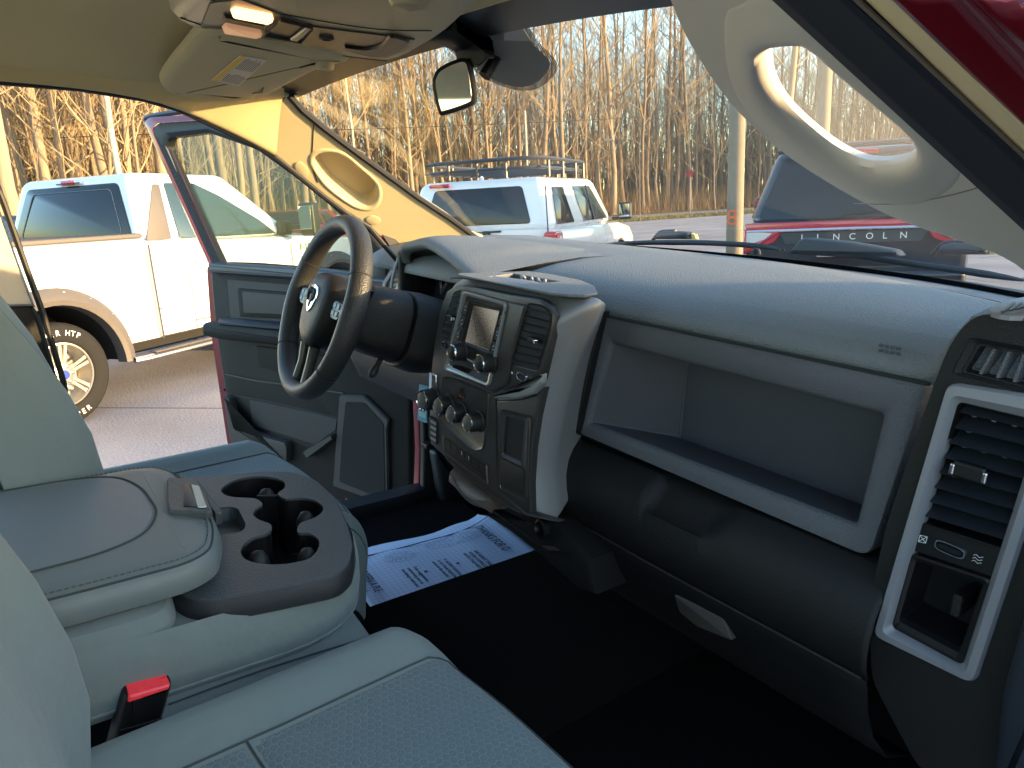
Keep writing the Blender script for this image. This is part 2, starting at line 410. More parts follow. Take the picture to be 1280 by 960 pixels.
# ---- driver windscreen pillar
PA, PB, PC_ = C(360, 120, x=-.60), C(600, 300, x=-.715), C(300, 168, x=-.70)
PLD = plane3(PA, PB, PC_)
front = [(356, 119), (372, 137), (400, 160), (440, 190), (480, 219), (520, 248), (560, 274), (590, 296), (606, 306)]
back = [(225, 137), (262, 152), (300, 170), (345, 197), (377, 222), (405, 245), (433, 266), (461, 283), (500, 318)]
fr = CL(front, pl=PLD); bk = CL(back, pl=PLD)
# seen-face as a lofted strip with a rounded rear edge, a pocket opening is cut by leaving out its middle
nrmP = PLD[1] if PLD[1].dot(CAM-PA) > 0 else -PLD[1]
outl = CL([(350, 118)] + front[1:] + [(560, 330), (500, 318)] + back[::-1][1:] , pl=PLD)
outl = cm(outl, 3)
pk = [(392, 202), (403, 191), (428, 194), (449, 210), (468, 228), (471, 245), (463, 257), (447, 257), (425, 244), (405, 226)]
pocket = cm(CL(pk, pl=PLD), 5)
M_trim_sunlit = mat('sunlit tone pillar trim', (.66, .56, .34), .55, bump=(900, .12, 'noise', .0008), var=(4, .03))  # yellower copy of the beige trim, with sunlight painted into the colour
dp = holed('driver_pillar_trim', outl, [pocket], .03, M_trim_sunlit, TR, bevel=.010, label='beige pillar trim with hand pocket, sunlight in its colour')
pin = [p - nrmP*.035 + V((0, .006, .004)) for p in inset(pocket, newell(pocket), .006)]
ring('pocket_wall', cm(CL(pk, pl=PLD), 5), pin, [(0, -.004), (.3, -.01), (.8, 0), (1.0, 0), (1.25, 0)] if False else [(0, 0), (.25, -.004), (.8, 0), (1, 0)], M_trim_sunlit, dp)
slab('pocket_floor', pin, [(0, 0), (.01, -.001)], M_trim_sunlit, dp)
ring('pocket_rim', cm(CL([(a+(a-430)*.16, b+(b-224)*.16) for a, b in pk], pl=PLD), 5), pocket, [(0, .0003), (.25, .0025), (.7, .0025), (1, .0)], M_trim_sunlit, dp)
for q in ([(356, 121), (345, 140), (335, 160), (318, 170)], [(392, 156), (391, 178), (390, 205), (397, 228)]):
    tube('panel_gap', [p+nrmP*.0002 for p in cm(CL(q, pl=PLD), 4, False)], .0012, M_seam, dp, sides=5)
for c, a in (((375, 210), 9), ((466, 274), 7)):
    pass
cap_ = cm(CL([(369, 204), (376, 202), (384, 210), (385, 219), (378, 220), (370, 212)], pl=PLD), 4)
plate('screw_cover', [p+nrmP*.001 for p in cap_], .0015, M_trim_sunlit, dp)
cap_ = cm(CL([(458, 272), (466, 269), (475, 273), (474, 279), (466, 280), (459, 277)], pl=PLD), 4)
plate('screw_cover', [p+nrmP*.001 for p in cap_], .0015, M_trim_sunlit, dp)
tube('windscreen_seal', [p+V((0, .01, 0)) for p in fr], .008, M_rubber, TR)

# ---- passenger windscreen pillar with the grab handle
QA, QB, QC = C(850, 0, x=.55), C(1280, 340, x=.70), C(976, 0, x=.70)
M_tline = mat('trim shadow line', (.20, .17, .14), .6)
PLP = plane3(QA, QB, QC); nq = PLP[1] if PLP[1].dot(CAM-QA) > 0 else -PLP[1]
lo = [(815, -60), (838, 0), (860, 50), (900, 112), (940, 157), (990, 199), (1050, 237), (1100, 264), (1140, 281), (1205, 303), (1255, 322), (1292, 350), (1330, 400)]
ro = [(1400, 395), (1280, 280), (1200, 203), (1120, 128), (1040, 55), (976, -2), (920, -60)]
hole = [(953, 76), (957, 67), (970, 61), (1000, 57), (1016, 60), (1050, 90), (1100, 132), (1136, 164), (1143, 180), (1140, 195), (1122, 206), (1095, 209), (1070, 205), (1035, 187), (985, 145), (960, 110)]
outl = cm(CL(lo, pl=PLP), 3, False) + CL(ro, pl=PLP)
hl = cm(CL(hole, pl=PLP), 3)
# handle body: rounded all round, built as rings between the hole and a line part way to the outer edge
mid = [(905, 25), (925, 5), (960, -12), (1000, -8), (1040, 28), (1075, 62), (1130, 112), (1180, 158), (1205, 200), (1190, 235), (1150, 255), (1100, 254), (1050, 232), (1000, 200), (945, 155), (912, 100)]
midl = cm(CL(mid, pl=PLP), 3)
pp = holed('passenger_pillar_trim', outl, [cm(CL([(m[0]*.9+h[0]*.1, m[1]*.9+h[1]*.1) for m, h in zip(mid, hole)], pl=PLP), 3)], .006, M_trim, TR, bevel=.0025, label='beige windscreen pillar trim beside the open grab handle')
# rotate pairing so both loops start at the same place
gh = ring('grab_handle', midl, hl, [(.0, -.006), (.02, .0), (.06, .001), (.2, .0015), (.45, .005), (.68, .007), (.86, .005), (.97, -.001), (1.0, -.008), (.96, -.016), (.8, -.022), (.4, -.022), (0, -.018)], M_trim, TR, label='beige moulded grab handle on the passenger pillar')
tube('panel_gap', [p+nq*.0005 for p in cm(CL([(1068, 254), (1100, 255), (1140, 253), (1190, 243), (1236, 230)], pl=PLP), 4, False)], .0006, M_tline, pp, sides=5)
tube('panel_gap', [p+nq*.0005 for p in cm(CL([(968, -4), (955, 20), (938, 48), (932, 80), (938, 120)], pl=PLP), 4, False)], .0006, M_tline, pp, sides=5)
# bands outside the trim: seal, painted frame, flange coloured as if sunlit, red body
def band(name, l0, l1, x0, x1, m, dz=.0, bulge=.0, **k):
    rows = []
    for i in range(9):
        t = -.25+1.6*i/8
        a = C(l0[0][0]+(l0[1][0]-l0[0][0])*t, l0[0][1]+(l0[1][1]-l0[0][1])*t, pl=(QA+nq*x0, nq))
        b = C(l1[0][0]+(l1[1][0]-l1[0][0])*t, l1[0][1]+(l1[1][1]-l1[0][1])*t, pl=(QA+nq*x1, nq))
        n = V((.3, -.8, .5)).normalized(); r = []
        for j in range(7):
            s = j/6; r.append(a*(1-s)+b*s+n*bulge*math.sin(math.pi*s))
        rows.append(r)
    return loft(name, rows, m, TR, solid=.003, **k)
band('door_seal', ((974, 0), (1280, 282)), ((1072, 0), (1280, 193)), .005, -.004, mat('navy black seal rubber', (.012, .014, .022), .6), bulge=.004)
tb = []
for t in (-.3, 0, .5, 1, 1.4): tb.append(C(1070+212*t, 198*t-2, pl=(QA-nq*.002, nq)))
tube('seal_lip', tb, .0018, mat('tan seal lip', (.16, .12, .08), .5), TR, sides=6)
band('door_seal', ((1071, 0), (1280, 200)), ((1098, 0), (1280, 176)), -.004, -.006, M_black, bulge=.003)
band('door_flange', ((1094, 0), (1280, 182)), ((1127, 0), (1280, 147)), -.006, -.001, mat('sunlit tone flange', (.72, .56, .32), .55, bump=(200, .3, 'noise')), bulge=.002)  # light yellow colour paints sunlight onto the flange
band('pillar_paint', ((1126, 0), (1280, 150)), ((1205, 0), (1280, 80)), -.001, -.010, M_red, bulge=-.004, label='deep red painted door opening')
band('pillar_paint', ((1200, 0), (1280, 84)), ((1228, 0), (1280, 52)), -.010, -.008, M_red, bulge=.004)
band('pillar_paint', ((1226, 0), (1280, 54)), ((1320, 0), (1340, -30)), -.008, -.02, M_red, bulge=-.003)

# ---- windscreen
WS = []
for i in range(13):
    t = -1+2*i/12; x0 = .80*t; yb = 1.60-.40*abs(t)**2.4; x1 = .66*t; yt = .605-.0*abs(t); zt = 1.80-.05*abs(t)**2
    a, b = V((x0, yb, 1.415)), V((x1, yt, zt)); r = []
    for j in range(9):
        s = j/8; r.append(a*(1-s)+b*s+V((0, .018, .028))*math.sin(math.pi*s))
    WS.append(r)
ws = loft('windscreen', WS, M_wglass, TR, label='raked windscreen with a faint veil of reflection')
def wsp(t, s):
    x0 = .80*t; yb = 1.60-.40*abs(t)**2.4; x1 = .66*t
    return V((x0, yb, 1.415))*(1-s)+V((x1, .605, 1.80-.05*abs(t)**2))*s+V((0, .018, .028))*math.sin(math.pi*s)
# black ceramic border at the foot
frit = mat('black ceramic border', (.01, .011, .014), .3)
loft('windscreen_border', [[wsp(-1+2*i/24, s)+V((0, -.004, -.003)) for s in (0, .02, .045)] for i in range(25)], frit, ws)
loft('windscreen_border', [[wsp(-1+2*i/24, s)+V((0, -.004, -.003)) for s in (.93, .97, 1)] for i in range(25)], frit, ws)

# grey dotted patch round the mirror foot
def ws_pt(px, py):
    d = _ray(RC, px, py); best = None
    lo_, hi_ = .2, 2.2
    for k_ in range(60):                       # march along the ray until it leaves the glass
        tt = lo_+(hi_-lo_)*k_/59; p = CAM+d*tt
        s = max(0, min(1, (p.z-1.415)/.385)); t = p.x/(.80*(1-s)+.66*s)
        q = wsp(max(-1, min(1, t)), s)
        if p.y >= q.y: best = p; break
    return best if best is not None else CAM+d*1.2
patch = [(596, -30), (618, -30), (640, 20), (668, 52), (688, 72), (690, 84), (672, 99), (648, 104), (618, 94), (590, 78), (566, 60), (556, 44), (575, 10)]
pl_ = [ws_pt(a, b)+V((0, -.006, -.004)) for a, b in patch]
cen = sum(pl_, V((0, 0, 0)))/len(pl_); pn = newell(pl_)
pl_ = [p-pn*(p-cen).dot(pn) for p in pl_]
def dotted():
    m = mat('dotted grey glass print', (.05, .056, .06), .5); n = N(m); p = m.node_tree.nodes['Principled BSDF']
    tc = n.new('ShaderNodeTexCoord'); mp = n.new('ShaderNodeMapping'); mp.inputs['Scale'].default_value = (1500, 1500, 1500); n.lk(tc.outputs['Object'], mp.inputs[0])
    sx = n.new('ShaderNodeSeparateXYZ'); n.lk(mp.outputs[0], sx.inputs[0])
    a = n.math('SINE', sx.outputs[0]); b = n.math('SINE', n.math('ADD', sx.outputs[1], sx.outputs[2]))
    n.lk(n.math('GREATER_THAN', n.math('MULTIPLY', a, b), -.25), p.inputs['Alpha']); return m
slab('mirror_patch', cm(pl_, 3), [(0, 0), (.0005, .0006)], mat('grey glass print', (.16, .17, .17), .6), ws, cap=True)
outer = inset(cm(pl_, 3), newell(cm(pl_, 3)), -.012)
ring('dotted_border', outer, cm(pl_, 3), [(0, 0), (1, 0)], dotted(), ws)

# ---- rear-view mirror
mg = [C(a, b, pl=(C(571, 107, x=0), V((.62, -.75, -.05)).normalized())) for a, b in [(544, 98), (552, 86), (574, 76), (584, 77), (588, 88), (591, 108), (592, 124), (586, 131), (556, 141), (550, 138), (544, 112)]]
mg = cm(mg, 3)
mr = slab('rear_view_mirror', mg, [(.012, -.034), (.006, -.030), (0, -.020), (-.003, -.006), (-.003, .001), (0, .003)], M_black, TR, back=True, label='small rear view mirror on a short stalk')
slab('mirror_glass', inset(mg, newell(mg) if newell(mg).dot(CAM-mg[0]) > 0 else -newell(mg), 0.0) if False else [p+(newell(mg) if newell(mg).dot(CAM-mg[0]) > 0 else -newell(mg))*.0015 for p in mg], [(.002, .0), (.003, .0022)], mat('mirror silver', (.80, .82, .80), .03, 1.0), mr)
mc = C(586, 92, x=.01)+V((0, .03, 0))
tube('mirror_stalk', [mc, mc+V((.002, .02, .03)), mc+V((.003, .055, .055)), mc+V((.004, .07, .075))], [.010, .009, .012, .018], M_black, mr, sides=12)
sh = CL([(548, 40), (560, 20), (590, 0), (600, -30), (620, -30), (625, 10), (622, 40), (606, 75), (596, 82), (592, 60), (575, 52)], x=.03)
slab('camera_cover', cm(sh, 3), [(-.0, -.05), (0, .0), (.01, .018), (.02, .022)], M_black, mr)

# ---- overhead console
OZ = 1.765
oc = CL([(222, 25), (262, -25), (420, -60), (640, -30), (606, -8), (560, 36), (540, 50), (505, 70), (480, 76), (436, 71), (255, 40)], z=OZ)
ohc = slab('overhead_console', rnd(oc, .02, 4), [(-.012, .035), (-.012, .02), (-.004, .006), (.0, .0), (.006, -.004)][::1] if False else [(-.015, -.04), (-.01, -.012), (0, -.002), (.008, .002)], M_trimd, TR, toward=V((0, .4, 1)), label='tan overhead console with lit map lamp')
oz = OZ-.0025
dk = mat('brown console insert', (.045, .037, .026), .38, .1)
fp = CL([(250, 33), (262, 2), (300, -3), (392, 32), (520, 48), (507, 62), (484, 71), (430, 63), (330, 47)], z=oz)
oi = slab('console_insert', rnd(fp, .006, 3), [(0, 0), (.001, .002)], dk, ohc, toward=V((0, .4, 1)))
lz = oz-.003
M_lamp = mat('lit lamp lens', (.9, .75, .55), .3, emit=((1.0, .50, .18), .55), bump=(900, .6, 'voronoi'))
M_lamp2 = mat('dim lamp lens', (.72, .50, .34), .3, emit=((1.0, .45, .2), .04), bump=(900, .6, 'voronoi'))
for q, m_, nm in (([(288, 12), (294, 8), (340, 17), (342, 24), (336, 27), (290, 18)], M_lamp, 'lit map lamp'), ([(277, 33), (282, 28), (326, 37), (328, 43), (322, 45), (279, 38)], M_lamp2, 'dim map lamp')):
    lp = rnd(CL(q, z=lz), .003, 3); slab('map_lamp', lp, [(0, 0), (.0015, .004), (.004, .005)], m_, ohc, toward=V((0, .4, 1)), label=nm)
slab('lamp_rocker', rnd(CL([(277, 22), (281, 19), (332, 30), (330, 35)], z=lz), .002, 3), [(0, 0), (.002, .003)], M_black, ohc, toward=V((0, .4, 1)))
hol = rnd(CL([(350, 24), (392, 34), (376, 52), (330, 43)], z=lz), .004, 3); hin = [p+V((0, 0, .022)) for p in inset(hol, newell(hol) if newell(hol).z > 0 else -newell(hol), .003)]
ring('console_bin', hol, hin, [(-.12, 0), (-.06, .002), (0, .0), (.2, -.004), (1, -.02)] if False else [(-.1, .0), (-.05, .002), (0, .001), (1, 0)], dk, ohc, toward=V((0, .4, 1)))
slab('bin_floor', hin, [(0, 0), (.001, 0)], M_black, ohc, toward=V((0, .4, 1)))
slab('bin_slope', rnd(CL([(383, 33), (390, 35), (373, 51), (362, 49)], z=lz-.001), .002, 2), [(0, 0), (.002, .002)], mat('pale tan plastic', (.42, .34, .24), .4), ohc, toward=V((0, .4, 1)))
lathe('microphone_eye', [(.011, 0), (.010, -.003), (.007, -.0035), (.006, -.001)], C(408, 47, z=lz), (0, 0, 1), M_black, ohc, n=20)
slab('console_bin', cm(CL([(430, 57), (455, 60), (476, 55), (486, 44), (506, 48), (512, 54), (494, 66), (470, 70), (440, 64)], z=lz), 3), [(0, 0), (.003, .003)], M_black, ohc, toward=V((0, .4, 1)))
for q in ([(226, 22), (246, 29), (300, 45), (420, 68), (484, 76)], [(262, -1), (380, 22), (470, 36), (540, 38)]):
    tube('panel_gap', [p for p in cm(CL(q, z=OZ-.002), 4, False)], .0012, M_seam, ohc, sides=5)

# ---- sun visor, folded up
vp = (C(320, 85, z=1.745), V((-.085, -.04, 1)).normalized())
vo = CL([(203, 100), (230, 66), (262, 40), (330, 50), (434, 72), (422, 80), (404, 84), (356, 108), (336, 118), (322, 119), (316, 124), (290, 124), (222, 118), (206, 113)], pl=vp)
vis = slab('sun_visor', cm(vo, 4), [(.004, -.022), (-.002, -.014), (0, -.004), (.006, .001), (.016, .0025), (.04, .003)], mat('visor cloth', (.55, .46, .27), .9, bump=(900, .3, 'noise', .001)), TR, toward=V((0, .3, 1)), back=True, label='tan sun visor folded up, with a warning label')
vn = vp[1] if vp[1].z < 0 else -vp[1]
st = [p+vn*.0035 for p in CL([(264, 97), (300, 66), (334, 72), (298, 105)], pl=vp)]
sk = slab('warning_label', st, [(0, 0), (.0003, .0006)], mat('printed label', (.60, .58, .52), .5), vis, toward=V((0, .3, 1)), label='white and yellow warning label')
a, b, c, d = st
def q4(u, v): return (a*(1-u)+b*u)*(1-v)+(d*(1-u)+c*u)*v      # u along the long side, v across
slab('label_heading', [q4(u, v)+vn*.0007 for u, v in ((0, 0), (1, 0), (1, .22), (0, .22))], [(0, 0), (.0002, .0003)], mat('yellow label print', (.75, .50, .04), .5), sk, toward=V((0, .3, 1)))
vs_, fs_ = [], []
for i in range(9):
    for (u0, u1) in ((.04, .40), (.56, .96)):
        v = .29+i*.075; ue = u1-random.random()*.1
        L4 = [q4(u_, v_)+vn*.0008 for u_, v_ in ((u0, v), (ue, v), (ue, v+.03), (u0, v+.03))]; k0 = len(vs_); vs_ += L4; fs_.append((k0, k0+1, k0+2, k0+3))
mk('label_print', vs_, fs_, mat('label ink', (.05, .05, .05), .6), sk)
cl = C(406, 76, pl=vp)+vn*.006
lathe('visor_clip', [(.0, -.010), (.013, -.008), (.016, 0), (.014, .010), (.0, .012)], cl, (0, 0, 1), M_trimd, TR, n=18)

# ---- passenger side visor clip at the very top
lathe('visor_clip', [(.0, -.014), (.020, -.010), (.026, 0), (.020, .012), (.0, .014)], C(512, -2, z=OZ-.004), (0, 0, 1), M_trimd, ohc, n=20)

# ---- driver B pillar and belt trim, left edge
bp = CL([(-80, 100), (-30, 180), (0, 262), (24, 330), (45, 385), (40, 383), (-90, 386)], x=-.78)
slab('belt_pillar_trim', bp, [(0, -.03), (0, -.006), (.006, 0)], M_trim, TR, label='beige pillar trim behind the driver seat')
bp = CL([(-90, 382), (40, 381), (50, 395), (74, 480), (80, 520), (-90, 520)], x=-.785)
slab('belt_pillar_trim', bp, [(0, -.03), (0, -.006), (.006, 0)], M_dark, TR, label='charcoal lower pillar trim behind the driver seat')
tube('weatherstrip', [p+V((-.0, .008, 0)) for p in CL([(-32, 175), (0, 258), (26, 332), (48, 392), (74, 478), (84, 540)], x=-.775)], .006, M_rubber, TR)
tube('belt_edge', CL([(15, 384), (34, 430), (52, 480)], x=-.775), .002, M_seam, TR, sides=5)

# ================================================================ DASHBOARD
DB = empty('dashboard', None, None, parent=TR); DB['label'] = 'charcoal and slate dashboard across the cab'
YD = .915
# upper pad
def pad_far(x): return 1.50-.0*x if x < 0 else 1.50-.62*x**1.6-.25*x**6
cols = []
for i in range(61):
    x = -.80+1.61*i/60
    if x < .665:
        pf = [(.916, 1.352), (.918, 1.366), (.932, 1.385), (.965, 1.402), (1.03, 1.416), (1.12, 1.426)]
    else:
        pf = [(.905, 1.352), (.903, 1.385), (.912, 1.418), (.94, 1.436), (1.0, 1.444), (1.06, 1.446)]
    yf = max(pad_far(x), 1.16); zc = 1.432 if x < .665 else 1.446
    if x < -.18 and x > -.72: pf = [(y+.02, z-.004) for y, z in pf]
    pf = pf+[((1.12+yf)/2, zc+.001), (yf-.02, zc), (yf, zc-.006), (yf+.004, zc-.02), (yf+.16, 1.405)]
    cols.append([V((x, y, z)) for y, z in pf])
loft('dash_pad', [c for c in cols if c[0].x < .68], M_pad, DB, solid=.006, ang=60, label='slate grey grained dash top')
loft('dash_pad_end', [c for c in cols if c[0].x > .66], M_pad, DB, solid=.006, ang=60)
# front seam under the pad, and badge relief
tube('panel_gap', [V((.09, .913, 1.352)), V((.655, .913, 1.352))], .0025, M_seam, DB, sides=6)
bd = CL([(1097, 429), (1126, 434), (1124, 447), (1096, 442)], y=.915)
bdn = bd[0]
for r_ in range(2):
    for c_ in range(4):
        u, v = (c_+.15)/4, (r_+.1)/2; p0 = bd[0]+(bd[1]-bd[0])*u+(bd[3]-bd[0])*v
        box('airbag_mark', p0+V((.002, .004, -.002)), (.0055, .002, .004), M_greyd, DB, bevel=.0006)
# defroster grille in the trough
loft('defroster_grille', [[V((.80*t*.98, 1.60-.40*abs(t)**2.4-.155, 1.4295)), V((.80*t*.98, 1.60-.40*abs(t)**2.4-.06, 1.4262))] for t in (-.30, -.24, -.18, -.12, -.06, 0)], M_black, DB)
lathe('sun_sensor', [(.012, 0), (.011, .008), (.006, .014), (.0, .015)], C(945, 318, z=1.437), (0, 0, 1), M_black, DB, n=16)
# channel below the glass
loft('defroster_channel', [[V((.80*t*.98, 1.60-.40*abs(t)**2.4-.16, 1.428)), V((.80*t*.98, 1.60-.40*abs(t)**2.4-.05, 1.424)), V((.80*t, 1.60-.40*abs(t)**2.4, 1.420))] for t in [-1+i/12 for i in range(25)]], M_grey, DB)
# small round loudspeaker grille at the right end
sg = CL([(1236, 388), (1262, 376), (1300, 372), (1300, 392), (1262, 396)], z=1.449)
slab('corner_speaker', cm(sg, 3), [(0, -.004), (0, .001), (.004, .003)], M_silver, DB, toward=V((0, 1.2, 3)))
for i in range(4):
    slab('speaker_slot', CL([(1250+9*i, 390-2*i), (1256+9*i, 390-2*i), (1270+9*i, 378), (1265+9*i, 378)], z=1.453), [(0, 0), (.0004, .0004)], M_black, DB, toward=V((0, 1.2, 3)))

# glove shelf (open tray) --------------------------------------------------
to = [(752, 392), (1161, 478), (1087, 698), (722, 541)]; ti = [(764, 430), (1102, 519), (1068, 657), (735, 529)]
To = rnd(CL(to, y=YD), [.012, .012, .02, .02], 5); Ti = rnd(CL(ti, y=YD), .006, 5)
gl = ring('glove_shelf', To, Ti, [(0, -.05), (0, -.006), (.015, -.001), (.05, .001), (.45, .0015), (.86, -.002), (.97, -.006), (1, -.012)], M_grey, DB, ang=50, label='slate frame round the open dash shelf')
xb = [V((.205, 1.035, 1.285)), V((.590, 1.030, 1.290)), V((.580, 1.030, 1.128)), V((.205, 1.035, 1.130))]
Tb = rnd(xb, .006, 5)
# the two left corners of the recess run out along a slanting wall
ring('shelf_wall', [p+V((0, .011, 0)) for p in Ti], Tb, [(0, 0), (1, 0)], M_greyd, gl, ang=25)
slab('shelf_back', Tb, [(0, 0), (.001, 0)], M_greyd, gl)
tube('shelf_edge', [V((.206, 1.033, 1.286)), V((.206, 1.033, 1.131))], .0018, M_grey, gl, sides=6)

# bolster under it ------------------------------------------------------------
rows = []
for i in range(72):
    x = .035+.628*i/71
    e0 = min(1, (x-.035)/.05)
    prof = [(.925, 1.108), (.912, 1.103), (.893, 1.094), (.874, 1.078), (.862, 1.055), (.857, 1.028), (.858, 1.0), (.864, .978), (.874, .962)]
    k = max(0, min(1, (x-.268)/.012))*max(0, min(1, (.435-x)/.045))
    r = []
    for j, (y, z) in enumerate(prof):
        dz = 0; dy = 0
        if k > 0 and 1 <= j <= 3: dz = -.020*k*(1 if j > 1 else .9); dy = .010*k if j == 3 else 0
        r.append(V((x, y+dy+.02*(1-e0)**2, z+dz)))
    rows.append(r)
bo = loft('knee_bolster', rows, M_dark, DB, solid=.004, ang=60, label='dark grained bolster below the open shelf')
seam = [V((.04, .872, .985)), V((.10, .872, .968)), V((.3, .874, .962)), V((.55, .874, .962)), V((.655, .874, .962))]
tube('bolster_lip', seam, .0022, mat('pale grey edge', (.05, .046, .044), .35), DB, sides=6)  # edge line in a paler grey than the bolster
# lower glove box door, black
rows = []
for i in range(14):
    x = -.10+.76*i/13
    rows.append([V((x, y, z)) for y, z in ((.882, .958), (.89, .94), (.905, .90), (.94, .84), (1.0, .78), (1.10, .73))])
gb = loft('glove_box', rows, mat('soft black', (.008, .008, .009), .8, spec=.2), DB, solid=.004)
hd = CL([(843, 742), (905, 772), (917, 801), (872, 783), (850, 765)], y=.893)
slab('glove_box_latch', rnd(hd, .005, 3), [(0, -.01), (0, .001), (.003, .003)], mat('brown grey plastic', (.075, .065, .058), .4), gb)
tube('panel_gap', CL([(818, 710), (880, 742), (884, 750)], y=.888), .0012, mat('pale grey edge', (.05, .046, .044), .35), gb, sides=5)

# right-hand end of the dash -------------------------------------------------
YE = .905
eo = [(1224, 392), (1203, 408), (1184, 436), (1168, 478), (1140, 560), (1108, 655), (1092, 725), (1086, 770), (1089, 850), (1150, 965), (1250, 1000), (1262, 860), (1300, 720), (1380, 500), (1390, 405)]
YP = YE-.0195
en = holed('dash_end_panel', rnd(CL(eo, y=YP), .02, 3), [rnd(CL([(1198, 503), (1302, 528), (1252, 690), (1204, 830), (1117, 783), (1150, 660)], y=YP), .006, 5), rnd(CL([(1226, 432), (1320, 449), (1312, 489), (1206, 464)], y=YP), .003, 4)], .02, M_dark, DB, bevel=.005, label='dark grained panel at the passenger end')
yv = YE-.0195
def rim(name, o_, i_, y, prof, m, parent, ro_=.012, ri_=.008, **k):
    return ring(name, rnd(CL(o_, y=y), ro_, 5), rnd(CL(i_, y=y), ri_, 5), prof, m, parent, **k)
vf = rim('vent_surround', [(1188, 477), (1338, 500), (1221, 853), (1094, 792)], [(1198, 501), (1303, 526), (1204, 832), (1115, 784)], yv, [(0, -.004), (0, .006), (.12, .010), (.6, .011), (1, .002), (1, -.014)], M_silver, DB, label='satin silver frame round vent and cubby')
# housing behind the slats
hs = rnd(CL([(1197, 500), (1304, 525), (1252, 688), (1150, 655)], y=yv), .006, 5)
hb = [p+V((0, .05, 0)) for p in hs]
vh = ring('vent_housing', hs, hb, [(0, 0), (1, 0)], M_black, DB); slab('housing_back', hb, [(0, 0), (.001, 0)], M_black, vh)
slm = mat('vent slat plastic', (.022, .026, .033), .38)
TL, TR_, BL, BR = C(1200, 512, y=yv), C(1300, 535, y=yv), C(1157, 642, y=yv), C(1258, 672, y=yv)
for i in range(8):
    t = i/7.0; a = TL*(1-t)+BL*t; b = TR_*(1-t)+BR*t
    vs_, fs_ = [], []
    for p in (a, b): vs_ += [p+V((0, .002, -.004)), p+V((0, .0, -.0025)), p+V((0, .030, .010)), p+V((0, .031, .0085))]
    fs_ = [(0, 1, 5, 4), (1, 2, 6, 5), (2, 3, 7, 6), (3, 0, 4, 7), (0, 1, 2, 3), (4, 5, 6, 7)]
    mk('slat', vs_, fs_, slm, vh)
for i in range(7):
    t = (i+.5)/7; a = TL*(1-t)+BL*t; b = TR_*(1-t)+BR*t
    for u in (.12, .38, .64, .9):
        if (i % 2 == 0) or u == .12: box('vane_pin', a*(1-u)+b*u+V((0, .022, .002)), (.005, .004, .006), mat('pale vane plastic', (.14, .15, .17), .3), vh, bevel=.0008)
kn = C(1212, 590, y=yv-.008); vx = (TR_-TL).normalized()
box('vent_knob', kn, (.034, .012, .020), M_black, vh, rot=frame3(vx, V((0, 1, 0)), vx.cross(V((0, 1, 0)))), bevel=.004)
for s in (-1, 1): box('knob_cap', kn+vx*.0165*s+V((0, -.001, -.001)), (.006, .011, .014), M_chrome, vh, rot=frame3(vx, V((0, 1, 0)), vx.cross(V((0, 1, 0)))), bevel=.0025)
sp = slab('vent_switch_panel', rnd(CL([(1152, 654), (1253, 686), (1241, 722), (1138, 688)], y=yv), .003, 3), [(0, -.01), (0, -.002), (.001, -.001)], M_black, vh)
def obl(c, a, b, y, n=24, rot=0.0, sup=3.5):
    """rounded lozenge drawn about a pixel, a and b in metres"""
    o = C(*c, y=y); out = []
    for i in range(n):
        th = 2*math.pi*i/n; ct, s_ = math.cos(th), math.sin(th)
        x_ = a*abs(ct)**(2/sup)*(1 if ct > 0 else -1); z_ = b*abs(s_)**(2/sup)*(1 if s_ > 0 else -1)
        out.append(o+V((x_*math.cos(rot)-z_*math.sin(rot), 0, x_*math.sin(rot)+z_*math.cos(rot))))
    return out
for c, yy, aa, bb, par in (((1188, 686), yv, .0175, .0075, sp),):
    o_ = obl(c, aa, bb, yy, rot=-.06); i_ = obl(c, aa*.82, bb*.66, yy, rot=-.06)
    ring('switch_ring', o_, i_, [(0, 0), (.3, .003), (.8, .003), (1, 0)], M_chrome, par); slab('switch_rocker', i_, [(0, 0), (.002, .004)], M_black, par)
q = CL([(1150, 669), (1159, 671), (1157, 679), (1148, 677)], y=yv-.0012)
for a_, b_ in ((0, 1), (1, 2), (2, 3), (3, 0), (0, 2), (1, 3)): tube('switch_symbol', [q[a_], q[b_]], .0004, M_white, sp, sides=4)
for k in range(3):
    z_ = 3.6*k; tube('switch_symbol', CL([(1217-z_*.3, 694+z_), (1220-z_*.3, 693+z_), (1224-z_*.3, 697+z_), (1229-z_*.3, 696.5+z_)], y=yv-.0012), .0004, M_white, sp, sides=4)
cb = rim('cubby_frame', [(1140, 691), (1240, 724), (1204, 830), (1116, 783)], [(1148, 702), (1229, 729), (1199, 812), (1126, 774)], yv, [(0, -.004), (0, .002), (.3, .004), (.8, .002), (1, -.006)], M_black, DB, .006, .004)
ci = rnd(CL([(1148, 702), (1229, 729), (1199, 812), (1126, 774)], y=yv), .004, 5); cbk = [p+V((.0, .06, .004)) for p in ci]
ring('cubby_wall', ci, cbk, [(0, -.006), (1, 0)], M_black, cb); slab('cubby_back', cbk, [(0, 0), (.001, 0)], M_black, cb)
box('cubby_divider', C(1205, 750, y=yv+.03), (.012, .05, .03), M_dark, cb, bevel=.004)
